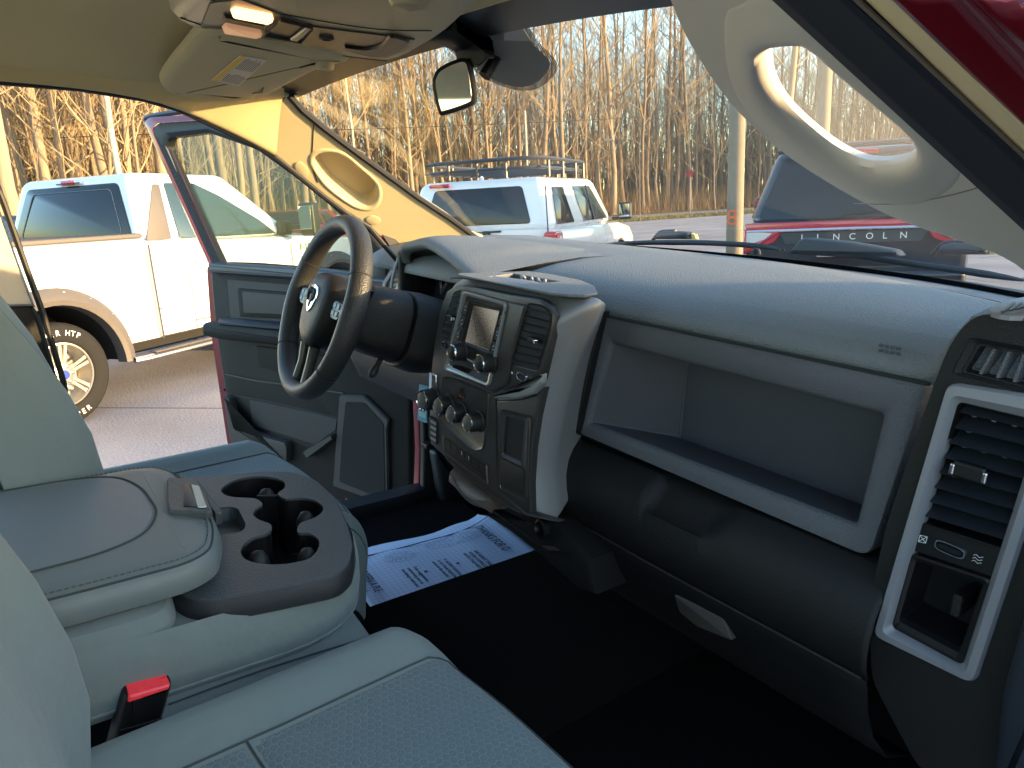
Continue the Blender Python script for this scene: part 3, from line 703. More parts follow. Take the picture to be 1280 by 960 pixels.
# side window demister
dv = rim('side_vent', [(1213, 421), (1330, 442), (1320, 500), (1190, 466)], [(1226, 432), (1320, 449), (1312, 489), (1206, 464)], yv+.001, [(0, -.006), (0, .002), (.2, .005), (.7, .002), (1, -.008)], M_dark, DB, .006, .003)
ci = rnd(CL([(1226, 432), (1320, 449), (1312, 489), (1206, 464)], y=yv), .003, 5); slab('vent_back', [p+V((0, .03, 0)) for p in ci], [(0, 0), (.001, 0)], M_black, dv)
for i in range(5):
    u = .16+.2*i; a, b = C(1226+94*u, 433+17*u, y=yv+.004), C(1206+106*u, 464+25*u, y=yv+.004)
    vs_ = [a, b, b+V((.003, 0, 0)), a+V((.003, 0, 0))]; vs_ += [p+V((.004, .022, 0)) for p in vs_]
    mk('slat', vs_, [(0, 1, 2, 3), (4, 5, 6, 7), (0, 1, 5, 4), (1, 2, 6, 5), (2, 3, 7, 6), (3, 0, 4, 7)], M_grey, dv)
# door side trim at the far right edge
slab('dash_side_trim', rnd(CL([(1246, 1000), (1262, 860), (1290, 760), (1330, 640), (1420, 640), (1420, 1000)], y=.86), .01, 3), rprof(.03, .01), mat('blue black trim', (.012, .016, .024), .5), DB)

# ================================================================ CENTRE STACK
YS = .745
cs = empty('centre_stack', None, None, parent=TR); cs['label'] = 'centre stack with radio, vents and climate knobs'
so_ = [V((x, YS, z)) for x, z in [(-.190, 1.385), (-.150, 1.402), (0, 1.408), (.130, 1.402)] + [(q_.x, q_.z) for q_ in CL([(753, 376), (744, 398), (724, 440), (709, 490), (698, 540), (690, 582), (692, 618), (699, 651)], y=YS+.062)] + [(.10, .985), (-.06, 1.0), (-.16, 1.045), (-.185, 1.15), (-.190, 1.27)]]
sil = mat('silver grey surround', (.28, .28, .29), .48, .25, bump=(1500, .15, 'noise'))
yo = lambda p: V((p.x, YS+.004, p.z))
sr_ = rnd(so_, .03, 4); sn_ = V((0, -1, 0)); sr_ = sr_ if newell(sr_).y < 0 else sr_[::-1]
surround = loft('stack_surround', [[V((p.x*.45, YS+.19, 1.19+(p.z-1.19)*.86)) for p in sr_], [V((p.x*.90, YS+.085, 1.19+(p.z-1.19)*.985)) for p in sr_]]+[[V((.0+(p.x)*(1-i_/.19), p.y, 1.195+(p.z-1.195)*(1-i_/.21)))+sn_*h_ for p in sr_] for i_, h_ in [(0, -.062), (.010, -.034), (.024, -.013), (.038, -.002), (.044, 0)]], sil, cs, closed=True, ang=60, label='silver grey surround of the centre stack')
slab('surround_front', [V((p.x*(1-.0435/.19), p.y+.0004, 1.195+(p.z-1.195)*(1-.0435/.21))) for p in sr_], [(0, 0), (.0005, .0)], sil, cs)
# dark insert between surround and shelf
ins = CL([(726, 402), (740, 392), (756, 388), (753, 398), (722, 541), (690, 566), (694, 530), (704, 470)], y=.903)
slab('side_insert', rnd(ins, .008, 3), [(0, -.04), (0, .004), (.005, .008), (.012, .010)], M_dark, cs)
# main face
face = [(544, 432), (551, 388), (560, 364), (572, 356), (600, 360), (640, 368), (675, 374), (689, 383), (694, 396), (690, 420), (678, 474), (668, 487), (645, 492), (624, 491), (621, 500), (624, 612), (660, 640), (700, 652), (660, 646), (620, 628), (580, 594), (553, 567), (540, 555), (538, 520), (540, 470)]
fc = CL(face, y=YS-.001)
fl = slab('stack_face', fc, [(0, -.012), (0, .0), (.002, .003), (.004, .0035)], M_graph, cs, label='graphite face panel of the centre stack')
yf = YS-.0048
# vents: right and left
def vent(name, lp, rows_, slat_l, slat_r, n, knobpx):
    l = rnd(CL(lp, y=yf), .006, 4); b = [p+V((0, .035, 0)) for p in l]
    v = empty(name, None, None, parent=cs) if False else ring(name, [p+V((0, -.0008, 0)) for p in inset(l, V((0, -1, 0)) if newell(l).y < 0 else V((0, 1, 0)), -.0025)], l, [(0, 0), (1, 0)], M_black, cs)
    # floor sits just behind the face so that the slats stand proud of it
    slab('vent_back', [p+V((0, -.0006, 0)) for p in l], [(0, 0), (.0005, .0004)], mat('vent black', (.004, .004, .005), .6), v)
    for i in range(n):
        t = (i+.5)/n
        a = V(C(slat_l[0][0]*(1-t)+slat_l[1][0]*t, slat_l[0][1]*(1-t)+slat_l[1][1]*t, y=yf-.002)); b_ = V(C(slat_r[0][0]*(1-t)+slat_r[1][0]*t, slat_r[0][1]*(1-t)+slat_r[1][1]*t, y=yf-.002))
        vs_, fs_ = [], []
        for p in (a, b_): vs_ += [p+V((0, -.004, -.0012)), p+V((0, -.0045, .0002)), p+V((0, .004, .0030)), p+V((0, .004, .0012))]
        mk('slat', vs_, [(0, 1, 5, 4), (1, 2, 6, 5), (2, 3, 7, 6), (3, 0, 4, 7), (0, 1, 2, 3), (4, 5, 6, 7)], mat('thin slat plastic', (.03, .028, .027), .3), v)
    if knobpx:
        box('vent_knob', C(*knobpx, y=yf-.012), (.018, .012, .010), M_black, v, bevel=.003); box('knob_cap', C(*knobpx, y=yf-.012)+V((.009, -.002, -.001)), (.004, .009, .007), M_chrome, v, bevel=.0015)
    return v
vr = vent('air_vent', zoomed([(738, 285), (800, 292), (860, 310), (895, 360), (890, 440), (798, 752), (622, 708), (700, 440)], 5.647, 530, 330), 0, zoomed([(742, 290), (628, 705)], 5.647, 530, 330), zoomed([(890, 330), (800, 740)], 5.647, 530, 330), 8, (666, 425))
vr['label'] = 'wide air vent right of the radio'
vl = vent('air_vent', zoomed([(218, 205), (268, 190), (262, 230), (182, 540), (130, 515), (150, 400)], 5.647, 530, 330), 0, zoomed([(215, 200), (130, 520)], 5.647, 530, 330), zoomed([(262, 200), (182, 540)], 5.647, 530, 330), 7, (564, 397))
# face between radio and right vent: raised block
rb = slab('radio_housing', rnd(CL(zoomed([(283, 178), (600, 262), (740, 290), (730, 330), (622, 708), (600, 850), (500, 900), (440, 872), (160, 755), (146, 700)], 5.647, 530, 330), y=yf), .005, 3), [(0, 0), (0, .004), (.002, .006), (.004, .0065)], M_graph, cs)
yr = yf-.0066
bz = rim('radio_bezel', zoomed([(283, 188), (594, 272), (470, 868), (150, 745)], 5.647, 530, 330), zoomed([(300, 222), (574, 296), (452, 832), (178, 712)], 5.647, 530, 330), yr, [(0, 0), (0, .003), (.3, .005), (.7, .004), (1, 0)], mat('bright satin silver', (.36, .38, .40), .3, .6), cs, .010, .007)
rp = slab('radio_panel', rnd(CL(zoomed([(300, 222), (574, 296), (452, 832), (178, 712)], 5.647, 530, 330), y=yr), .007, 4), [(0, 0), (.001, .001)], mat('piano grey', (.030, .028, .027), .22), cs, label='dark radio panel with small screen')
yq = yr-.0012
sf = rim('screen_frame', zoomed([(335, 268), (548, 318), (472, 648), (248, 560)], 5.647, 530, 330), zoomed([(352, 292), (533, 333), (462, 612), (292, 548)], 5.647, 530, 330), yq, [(0, 0), (.15, .002), (.5, .002), (1, -.0008)], M_black, cs, .003, .002)
slab('screen', rnd(CL(zoomed([(352, 292), (533, 333), (462, 612), (292, 548)], 5.647, 530, 330), y=yq+.0006), .002, 3), [(0, 0), (.0003, .0004)], M_screen, sf, label='blank radio display with painted glare')
for q in ([(296, 262), (323, 268), (300, 362), (262, 352)], [(268, 366), (300, 372), (272, 452), (238, 442)], [(240, 456), (268, 462), (244, 545), (212, 530)], [(553, 326), (580, 334), (548, 436), (522, 428)], [(520, 440), (547, 448), (522, 540), (492, 530)], [(490, 545), (520, 552), (497, 640), (466, 628)]):
    z5 = zoomed(q, 5.647, 530, 330); b_ = slab('radio_button', rnd(CL(z5, y=yq), .0012, 3), [(0, 0), (.0004, .0016)], M_graph, cs)
    cx_, cy_ = sum(a for a, _ in z5)/4, sum(b for _, b in z5)/4
    tube('button_legend', CL([(cx_-1.5, cy_-1), (cx_+.5, cy_-3)], y=yq-.0018), .0005, M_white, b_, sides=4); tube('button_legend', CL([(cx_-1.8, cy_+2), (cx_+.2, cy_+3)], y=yq-.0018), .0005, M_white, b_, sides=4)
def knob(name, px, y, r, h, m_side, parent, face=None, label=None):
    o = C(*px, y=y-h)
    k_ = lathe(name, [(r*1.12, h), (r*1.12, h-.002), (r*.98, h-.004), (r*.95, .003), (r*.90, .001)], o, (0, 1, 0), m_side, parent, n=28)
    lathe('knob_ring', [(r*.93, .004), (r*.93, .0), (r*.86, -.0015), (r*.78, 0), (r*.78, .003)], o, (0, 1, 0), M_chrome, k_, n=28)
    lathe('knob_face', [(r*.79, .002), (r*.75, -.0005), (r*.4, -.0022), (.0, -.0026)], o, (0, 1, 0), face or M_graph, k_, n=28)
    if label: k_['label'] = label
    return k_
kk = knob('radio_knob', (564, 441), yq, .0165, .026, M_rubber, cs, M_black); kk = knob('radio_knob', (598.5, 455), yq, .0175, .026, M_rubber, cs, M_black)
text('maker_lettering', '12:34' if False else 'uconnect', .0075, C(581, 448.5, y=yq-.0004), (1, 0, -.10), (0, 0, 1), M_white, cs, .0002)
# thin strip with the red reflection stays plain glossy plastic
slab('gloss_strip', rnd(CL(zoomed([(190, 690), (460, 790), (440, 840), (205, 735)], 5.647, 530, 330), y=yq), .002, 3), [(0, 0), (.0005, .0006)], mat('piano black', (.012, .010, .010), .06), cs)
# rocker switches under the vents
for c, aa, bb in (((653, 437+34), .0135, .0075), ((555.5, 431), .008, .0065)):
    o_ = obl(c, aa, bb, yf-.0005, rot=-.05); i_ = obl(c, aa*.72, bb*.6, yf-.0005, rot=-.05)
    g_ = ring('switch_ring', o_, i_, [(0, 0), (.3, .003), (.7, .003), (1, 0)], M_chrome, cs); slab('switch_rocker', i_, [(0, 0), (.001, .003)], M_black, g_)
for px in ((640, 466), (664, 474)): box('switch_symbol', C(*px, y=yf-.0005), (.004, .0006, .004), M_white, cs, bevel=.0005)
# shelf lip below right vent
lip = CL([(620, 493), (632, 487), (655, 486), (672, 478), (684, 466), (683, 478), (672, 492), (650, 498), (622, 497)], y=yf)
slab('vent_shelf_lip', rnd(lip, .002, 3), [(0, 0), (.0, .006), (.002, .010), (.004, .011)], sil, cs)
# lower climate panel, dished
dish = CL([(552, 480), (560, 470), (606, 488), (612, 500), (606, 555), (600, 563), (588, 560), (553, 528), (549, 515)], y=yf)
slab('climate_panel', cm(dish, 3), [(0, 0), (.002, .0025), (.004, .001), (.006, .0)], M_graph, cs, label='dished panel behind three climate knobs')
for px in ((547, 508), (563, 518), (584, 529)): knob('climate_knob', px, yf-.002, .0185, .026, M_rubber, cs, mat('knob face grey', (.10, .09, .085), .35, .2))
knob('drive_selector_knob', (527, 501), yf, .022, .030, M_rubber, cs, mat('knob face grey', (.10, .09, .085), .35, .2), label='largest knob, at the left edge of the stack')
hz = CL([(577, 484.5), (581, 499), (573.5, 497.5)], y=yf-.0008)
hb_ = slab('hazard_button', rnd(hz, .002, 3), [(0, 0), (0, .001), (.0012, .003)], M_black, cs); slab('hazard_mark', inset(rnd([p+V((0, -.0032, 0)) for p in hz], .001, 2), V((0, -1, 0)) if newell(hz).y < 0 else V((0, 1, 0)), .004), [(0, 0), (.0003, .0003)], mat('dull red print', (.35, .05, .03), .5), hb_)
# left tall bezel (start switch) and push buttons
slab('start_switch_bezel', rnd(CL([(538, 464), (546, 468), (546, 498), (537, 496)], y=yf+.0), .003, 3), [(0, 0), (.001, .003), (.002, .003)], M_chrome, cs)
slab('start_switch', rnd(CL([(540, 468), (544.5, 470.5), (544, 494), (539, 492)], y=yf-.003), .002, 3), [(0, 0), (.001, .001)], M_graph, cs)
slab('toggle_column', rnd(CL([(537, 519), (546, 524), (546.5, 556), (537, 547)], y=yf), .003, 3), [(0, 0), (.001, .003), (.002, .003)], M_black, cs)
for k in range(4): slab('toggle_button', rnd(CL([(538.5, 524+7*k), (545, 528+7*k), (545, 532+7*k), (538.5, 528+7*k)], y=yf-.003), .001, 2), [(0, 0), (.0008, .0015)], M_silver, cs)
# button row
bt = [(554, 543), (609, 580), (611, 606), (555, 566)]
br = slab('button_row_bezel', rnd(CL(bt, y=yf), .004, 3), [(0, 0), (.001, .003), (.002, .0032)], mat('copper grey trim', (.12, .095, .08), .3, .4), cs)
for k in range(6):
    u0, u1 = .03+k*.157, .03+k*.157+.15
    ln = lambda u, v: (554+55*u+(1*u)*v, 543+37*u+v*(23+3*u))
    b_ = slab('push_button', rnd(CL([ln(u0, .10), ln(u1, .10), ln(u1, .55), ln(u0, .55)], y=yf-.0033), .001, 2), [(0, 0), (.0005, .002)], M_black, br)
    if k in (2, 3): tube('button_legend', CL([ln((u0+u1)/2, .22), ln((u0+u1)/2, .42)], y=yf-.0057), .0006, M_white, b_, sides=4)
slab('lower_strip', rnd(CL([ln(.03, .60), ln(.97, .60), ln(.97, .9), ln(.03, .9)], y=yf-.0033), .001, 2), [(0, 0), (.0005, .0015)], M_black, br)
slab('cubby_surround', CL([(622, 500), (650, 499), (672, 492), (680, 484), (672, 520), (666, 560), (663, 605), (664, 641), (655, 638), (624, 613)], y=YS-.001), [(0, -.012), (0, .0), (.002, .0025), (.004, .003)], M_graph, cs)
# right cubby
pf_ = rim('stack_cubby', [(628, 511), (664, 520), (659, 627), (623, 610)], [(634, 520), (657.5, 526), (652.5, 577), (630, 566)], yf, [(0, 0), (0, .004), (.1, .006), (.4, .004), (.9, .004), (1, -.002)], M_graph, cs, .008, .003)
slab('cubby_opening', rnd(CL([(634, 520), (657.5, 526), (652.5, 577), (630, 566)], y=yf), .003, 5), [(0, 0), (.0005, .0004)], mat('vent black', (.004, .004, .005), .6), pf_)
slab('cubby_lid', rnd(CL([(627, 571), (657, 586), (656, 621), (627, 606)], y=yf-.0035), .004, 3), [(0, 0), (.001, .003), (.002, .0032)], M_dark, pf_)
tube('cubby_trim', CL([(625, 606), (626, 611), (655, 625), (658.5, 621), (663, 524)], y=yf-.007), .0011, mat('copper grey trim', (.12, .095, .08), .3, .4), pf_, sides=6)
# copper lines under the stack
for q in ([(556, 568), (580, 592), (600, 608), (628, 628), (650, 641)], [(557, 572), (580, 596), (600, 612), (626, 630)]): tube('stack_edge_trim', cm(CL(q, y=yf-.001), 3, False), .0012, mat('copper grey trim', (.12, .095, .08), .3, .4), cs, sides=6)
# bowl below the left half
bw = CL([(568, 586), (582, 598), (604, 614), (632, 632), (620, 636), (603, 634), (588, 626), (575, 610), (569, 598)], y=.77)
slab('stack_underside', cm(bw, 3), [(0, -.06), (-.002, 0), (.003, .01), (.01, .016), (.02, .018)], mat('sunlit tone underside', (.115, .085, .07), .5, bump=(700, .3, 'noise')), cs, label='rounded underside of the stack, sunlit brown painted in')  # brown colour stands for the sunlight on this dark underside
bw = CL([(568, 598), (582, 622), (600, 642), (640, 668), (680, 700), (722, 738), (742, 745), (738, 700), (700, 652), (660, 644), (620, 632), (600, 636), (585, 625)], y=.83)
slab('lower_stack', bw, [(.0, -.16), (0, -.01), (.006, .0), (.012, .003)], mat('soft black', (.008, .008, .009), .8, spec=.2), cs, label='black lower console section under the stack')
for q in ([(596, 614), (618, 640), (645, 660), (675, 682)],):
    tube('lower_trim', CL(q, y=.824), .0013, M_graph, cs, sides=6)
lathe('power_socket', [(.019, .01), (.019, -.003), (.015, -.006), (.013, -.002), (.012, .008)], C(677, 661, y=.822), (.1, 1, 0), M_black, cs, n=24)
slab('socket_lid', rnd(CL([(676, 682), (692, 684), (699, 689), (686, 688)], y=.815), .002, 2), [(0, -.004), (.001, .002)], mat('copper grey trim', (.12, .095, .08), .3, .4), cs)
# top of the stack: cap with an open tray holding raised lettering
topz = 1.405
cap = holed('stack_top', [V(p) for p in [(-.165, .80, 1.412), (-.172, .757, 1.400), (-.145, .742, 1.396), (.0, .738, 1.402), (.145, .742, 1.398), (.188, .760, 1.400), (.196, .81, 1.406), (.185, .93, 1.416), (.0, .95, 1.420), (-.15, .93, 1.416)]] if False else [V((x, y, topz)) for x, y in [(-.135, .80), (-.140, .768), (-.125, .754), (.0, .747), (.145, .752), (.170, .765), (.184, .79), (.170, .83), (.10, .89), (.02, .93), (-.08, .94), (-.13, .93)]], [[V((x, y, topz)) for x, y in [(-.075, .79), (.035, .782), (.030, .872), (-.105, .872)]]], .005, M_pad, cs, toward=V((0, .8, 3)), bevel=.002)
tw = [V((x, y, topz-.002)) for x, y in [(-.075, .79), (.035, .782), (.030, .872), (-.105, .872)]]
twb = [p+V((0, -.006 if p.y > .8 else .01, -.035)) for p in tw]
ring('tray_wall', tw, twb, [(0, 0), (1, 0)], M_grey, cs, toward=V((0, .8, 3))); slab('tray_floor', twb, [(0, 0), (.001, .0)], M_grey, cs, toward=V((0, .8, 3)))
text('raised_lettering', 'RAM', .034, V((-.075, .8660, topz-.0225)), (1, 0, 0), (0, -.12, 1), mat('pale raised letters', (.4, .41, .42), .5), cs, .0016, stretch=1.15)
tube('panel_gap', cm([V((-.13, .7425, 1.396)), V((-.1, .741, 1.401)), V((0, .740, 1.404)), V((.13, .742, 1.401))], 3, False), .0012, M_seam, cs, sides=5)

# ================================================================ DRIVER SIDE OF THE DASH
br_ = [C(a, b, x=x) for a, b, x in [(501, 324, -.625), (500, 311, -.62), (509, 307, -.59), (527, 304.5, -.52), (542, 312, -.45), (560, 325, -.35), (580, 343, -.235), (592, 352, -.18)]]
rows = []
for i, p in enumerate(cm(br_, 4, False)):
    lift = .012+.004*math.sin(i/28*math.pi)
    rows.append([p+V((0, .03, -.014)), p+V((0, .006, -.012)), p, p+V((0, .004, .008)), p+V((0, .018, lift)), p+V((0, .08, lift+.006)), V((p.x, 1.12, 1.447 if p.x < -.3 else 1.43)), V((p.x, 1.32, 1.425))])
ch = loft('cluster_hood', rows, M_pad, DB, sub=1, label='hooded brow over the instrument cluster, top edge sunlit')
# shroud inside
inn = [p+V((0, .03, -.014)) for p in cm(br_, 4, False)]
low = [V((-.63+.46*i/(len(inn)-1), 1.03, 1.27)) for i in range(len(inn))]
loft('cluster_shroud', [[a, a*.5+V((a.x, 1.04, a.z-.03))*.5, V((a.x*.97-.012, 1.05, a.z-.035)), b] for a, b in zip(inn, low)], M_black, DB)
cf = slab('instrument_cluster', rnd([V((-.62, 1.00, 1.26)), V((-.62, 1.035, 1.375)), V((-.5, 1.035, 1.41)), V((-.3, 1.03, 1.395)), V((-.20, 1.02, 1.36)), V((-.20, .985, 1.26))], .02, 4), [(0, -.01), (0, 0), (.002, .001)], mat('gauge face', (.02, .02, .024), .08, coat=1), DB, label='instrument cluster under its hood')
for x in (-.53, -.30): lathe('gauge', [(.056, 0), (.056, -.004), (.052, -.004), (.050, .0)], V((x, 1.012, 1.325)), (0, 1, .0), mat('gauge ring', (.35, .35, .37), .25, .9), cf, n=32)
tube('cluster_trim', cm([V((-.66, .93, 1.385)), V((-.665, .915, 1.33)), V((-.655, .905, 1.27)), V((-.64, .90, 1.22))], 4, False), .004, M_silver, DB)
# left outer vent
lv = rim('outer_air_vent', [(480, 352), (493, 331), (509, 327), (494, 386), (475, 389)], [(484, 356), (494, 340), (502, 337), (489, 381), (480, 383)], .955, [(0, -.03), (0, 0), (.2, .006), (.8, .004), (1, -.004)], M_silver, DB, .006, .003)
slab('vent_back', rnd(CL([(484, 356), (494, 340), (502, 337), (489, 381), (480, 383)], y=.957), .003, 5), [(0, 0), (.001, .0)], M_black, lv)
for k in range(6):
    t = (k+.5)/6; tube('slat', [C(484-4*t+6*(1-t)*.6, 345+36*t, y=.954), C(500-10*t, 341+40*t, y=.954)], .0014, M_grey, lv, sides=4)
slab('cluster_side', rnd([V((-.655, .93, 1.20)), V((-.665, .925, 1.40)), V((-.66, 1.02, 1.43)), V((-.65, 1.05, 1.20))], .02, 4), rprof(.02, .008), M_dark, DB, toward=V((1, 0, 1.3)))
# knee panel under the cluster
rows = []
for i in range(24):
    x = -.78+.60*i/23; s = max(0, (x+.24)/.06)
    rows.append([V((x, y+.02*s, z)) for y, z in ((1.06, 1.262), (1.0, 1.268), (.90, 1.262), (.862, 1.245), (.845, 1.215), (.84, 1.16), (.85, 1.10), (.875, 1.05), (.93, 1.02), (1.05, 1.00))])
loft('knee_panel', rows, M_dark, DB, solid=.004, ang=60, label='dark panel under the steering column')
if 0: tube('knee_panel_lip', cm([C(a, b, y=.84) for a, b in [(484, 478), (500, 486), (515, 500), (530, 520), (541, 540)]], 3, False), .006, M_dark, DB)
# fuse lid and hood release on the kick side
box('hood_release', C(536, 556, y=.86), (.03, .03, .012), M_dark, DB, bevel=.004)

# ================================================================ STEERING WHEEL
WC = V((-.415, .612, 1.310)); wn = V((-.11, -1, .345)).normalized()      # faces the driver
wx = V((1, -.11, 0)).normalized(); wu = wx.cross(wn).normalized()
if wu.z < 0: wu = -wu
def wp(a, b, h=0.0): return WC+wx*a+wu*b+wn*h
RW_ = .180
vs, fs = [], []
NS, NT = 96, 14
for i in range(NS):
    a = 2*math.pi*i/NS; rad = V((0, 0, 0))+wx*math.cos(a)+wu*math.sin(a)
    fl_ = 1+.10*max(0, math.cos(2*a))**6
    for j in range(NT):
        b = 2*math.pi*j/NT; vs.append(WC+rad*(RW_+.0185*fl_*math.cos(b))+wn*(.0225*fl_*math.sin(b)))
for i in range(NS):
    for j in range(NT):
        fs.append((i*NT+j, i*NT+(j+1) % NT, ((i+1) % NS)*NT+(j+1) % NT, ((i+1) % NS)*NT+j))
M_leather = mat('black wheel leather', (.026, .026, .026), .48, bump=(330, .6, 'voronoi', .0012), var=(9, .15))
SW = empty('steering_wheel', None, None, parent=TR); SW['label'] = 'black leather steering wheel with a ram head badge'
rim_ = mk('wheel_rim', vs, fs, M_leather, SW)
for a0 in (28, 152, 218, 322):
    a = math.radians(a0); rad = wx*math.cos(a)+wu*math.sin(a)
    tube('rim_seam', [WC+rad*(RW_+.0187*math.cos(b))+wn*.0227*math.sin(b) for b in [2*math.pi*j/20 for j in range(20)]], .0009, M_seam, SW, sides=5, closed=True)
# hub / airbag cover
hub = [(-.075, .045), (-.04, .072), (.04, .072), (.075, .045), (.070, -.03), (.045, -.075), (0, -.088), (-.045, -.075), (-.070, -.03)]
hubp = slab('airbag_cover', rnd([wp(a, b, .0) for a, b in hub], .03, 4), [(-.004, -.045), (-.002, -.01), (0, .004), (.006, .016), (.020, .023), (.04, .025)], M_dark, SW, toward=WC+wn)
for q in ([(-.075, .028), (-.075, -.012), (-.168, -.006), (-.168, .030)], [(.075, .028), (.075, -.012), (.168, -.006), (.168, .030)]):
    slab('spoke', rnd([wp(a, b) for a, b in q], .008, 3), [(0, -.018), (0, -.002), (.006, .004), (.012, .005)], M_dark, SW, toward=WC+wn)
for s in (-1, 1):
    tube('spoke', [wp(.030*s, -.082, .002), wp(.026*s, -.12, -.002), wp(.030*s, -.172, -.004)], [.010, .009, .011], mat('dark satin spoke', (.10, .095, .095), .35, .4), SW, sides=10, flat=.8)
slab('spoke_web', rnd([wp(a, b, -.008) for a, b in [(-.026, -.08), (.026, -.08), (.028, -.17), (-.028, -.17)]], .008, 3), [(0, -.006), (.001, 0)], M_dark, SW, toward=WC+wn)
for s in (-1, 1):
    rg = [wp(s*a, b, .0055) for a, b in [(.085, .026), (.132, .024), (.140, .008), (.125, -.010), (.085, -.010)]]
    pd = slab('button_pod', rnd(rg, .006, 3), [(0, 0), (.001, .003), (.003, .0032)], mat('pod silver', (.07, .075, .09), .4, .2), SW, toward=WC+wn)
    for iy in range(2):
        for ix in range(2):
            cx_, cy_ = .098+.020*ix, .016-.015*iy
            slab('wheel_button', rnd([wp(s*(cx_+a), cy_+b, .0092) for a, b in [(-.008, .006), (.008, .006), (.008, -.005), (-.008, -.005)]], .002, 3), [(0, 0), (.001, .0018)], mat('button blue grey', (.10, .13, .18), .4), pd, toward=WC+wn)
# badge: shield with a ram head in relief
sh_ = [(-.024, .026), (0, .031), (.024, .026), (.026, 0), (.014, -.020), (0, -.030), (-.014, -.020), (-.026, 0)]
bdg = slab('wheel_badge', rnd([wp(a, b+.012, .0255) for a, b in sh_], .004, 3), [(0, 0), (.0005, .0022), (.0015, .0026)], M_chrome, SW, toward=WC+wn)
for s in (-1, 1):
    tube('badge_horn', [wp(s*a, b+.012, .0295) for a, b in [(.003, .012), (.010, .019), (.018, .014), (.019, .003), (.013, -.004), (.009, .002)]], [.0035, .004, .0035, .003, .0022, .001], M_rubber, bdg, sides=6)
slab('badge_face', rnd([wp(a, b+.012, .028) for a, b in [(-.006, .010), (.006, .010), (.005, -.010), (0, -.020), (-.005, -.010)]], .002, 3), [(0, 0), (.001, .002)], M_rubber, bdg, toward=WC+wn)
for a, b in ((.038, .040), (-.035, -.035), (.03, -.045)): box('cover_mark', wp(a, b, .0238), (.006, .001, .004), M_black, SW, bevel=.0005)
# column
ax = -wn
def cr(c, hw, hh, sq=3.2, n=24):
    o = []
    for i in range(n):
        th = 2*math.pi*i/n; ct, st = math.cos(th), math.sin(th)
        o.append(c+V((hw*abs(ct)**(2/sq)*(1 if ct > 0 else -1), 0, 0))+V((0, .30, 1)).normalized()*hh*abs(st)**(2/sq)*(1 if st > 0 else -1))
    return o
loft('column_shroud', [cr(WC+ax*.035, .05, .045), cr(WC+ax*.05, .066, .062), cr(WC+ax*.10+V((0, 0, .004)), .078, .075), cr(WC+ax*.16+V((0, 0, .006)), .084, .080), cr(WC+ax*.165+V((0, 0, .006)), .080, .076)], M_dark, TR, closed=True, caps=True, ang=40, label='charcoal steering column shroud')
loft('column_cover', [cr(WC+ax*.162+V((.01, 0, .004)), .088, .082), cr(WC+ax*.20+V((.02, 0, .005)), .098, .088), cr(WC+ax*.30+V((.03, 0, .02)), .125, .075), cr(WC+ax*.40+V((.04, 0, .03)), .15, .06)], M_dark, TR, closed=True, caps=True, ang=40)
tube('wiper_stalk', [wp(-.07, .015, -.06), wp(-.13, .02, -.055), wp(-.17, .025, -.05)], [.007, .008, .010], M_black, TR, sides=10)
tube('shift_stalk', [wp(.07, .03, -.06), wp(.10, .055, -.05), wp(.115, .070, -.045)], [.006, .007, .008], M_black, TR, sides=10)
lathe('tilt_lever', [(.006, 0), (.006, .02), (.009, .03), (.009, .045), (.004, .048)], WC+ax*.12+V((.03, 0, -.075)), (.3, -.6, -.6), M_graph, TR, n=14)

# blue key tag hanging from the dash
tg = CL([(523, 484), (533, 486), (533, 528), (521, 525)], y=.80)
TG = slab('key_tag', tg, [(0, -.001), (0, 0), (.0006, .0006)], mat('blue tag', (.05, .25, .38), .5), None, mw=CAR, label='small blue paper tag hanging behind the largest dash knob', cat='tag') if False else None

tg = CL([(524, 480), (535, 483), (534, 529), (522, 525)], y=.80)
TG = empty('key_tag', 'small blue paper key tag hanging beside the largest knob of the dash', 'tag', mw=CAR @ Matrix.Translation(tg[2]))
def loc(pts): return [p-tg[2] for p in pts]
slab('tag_card', loc(tg), [(0, -.001), (0, 0), (.0006, .0006)], mat('blue tag', (.06, .30, .42), .5), TG, toward=CAM-tg[2])
q = CL([(523.5, 508), (533.2, 511), (532.8, 523), (523, 520)], y=.7985)
slab('tag_print', loc(q), [(0, 0), (.0004, .0004)], mat('pale tag print', (.25, .48, .55), .5), TG, toward=CAM-tg[2])
for u in (.25, .5, .75): box('tag_dot', loc([q[0]*(1-u)+q[1]*u+V((0, -.001, -.008))])[0], (.003, .0006, .003), M_black, TG)

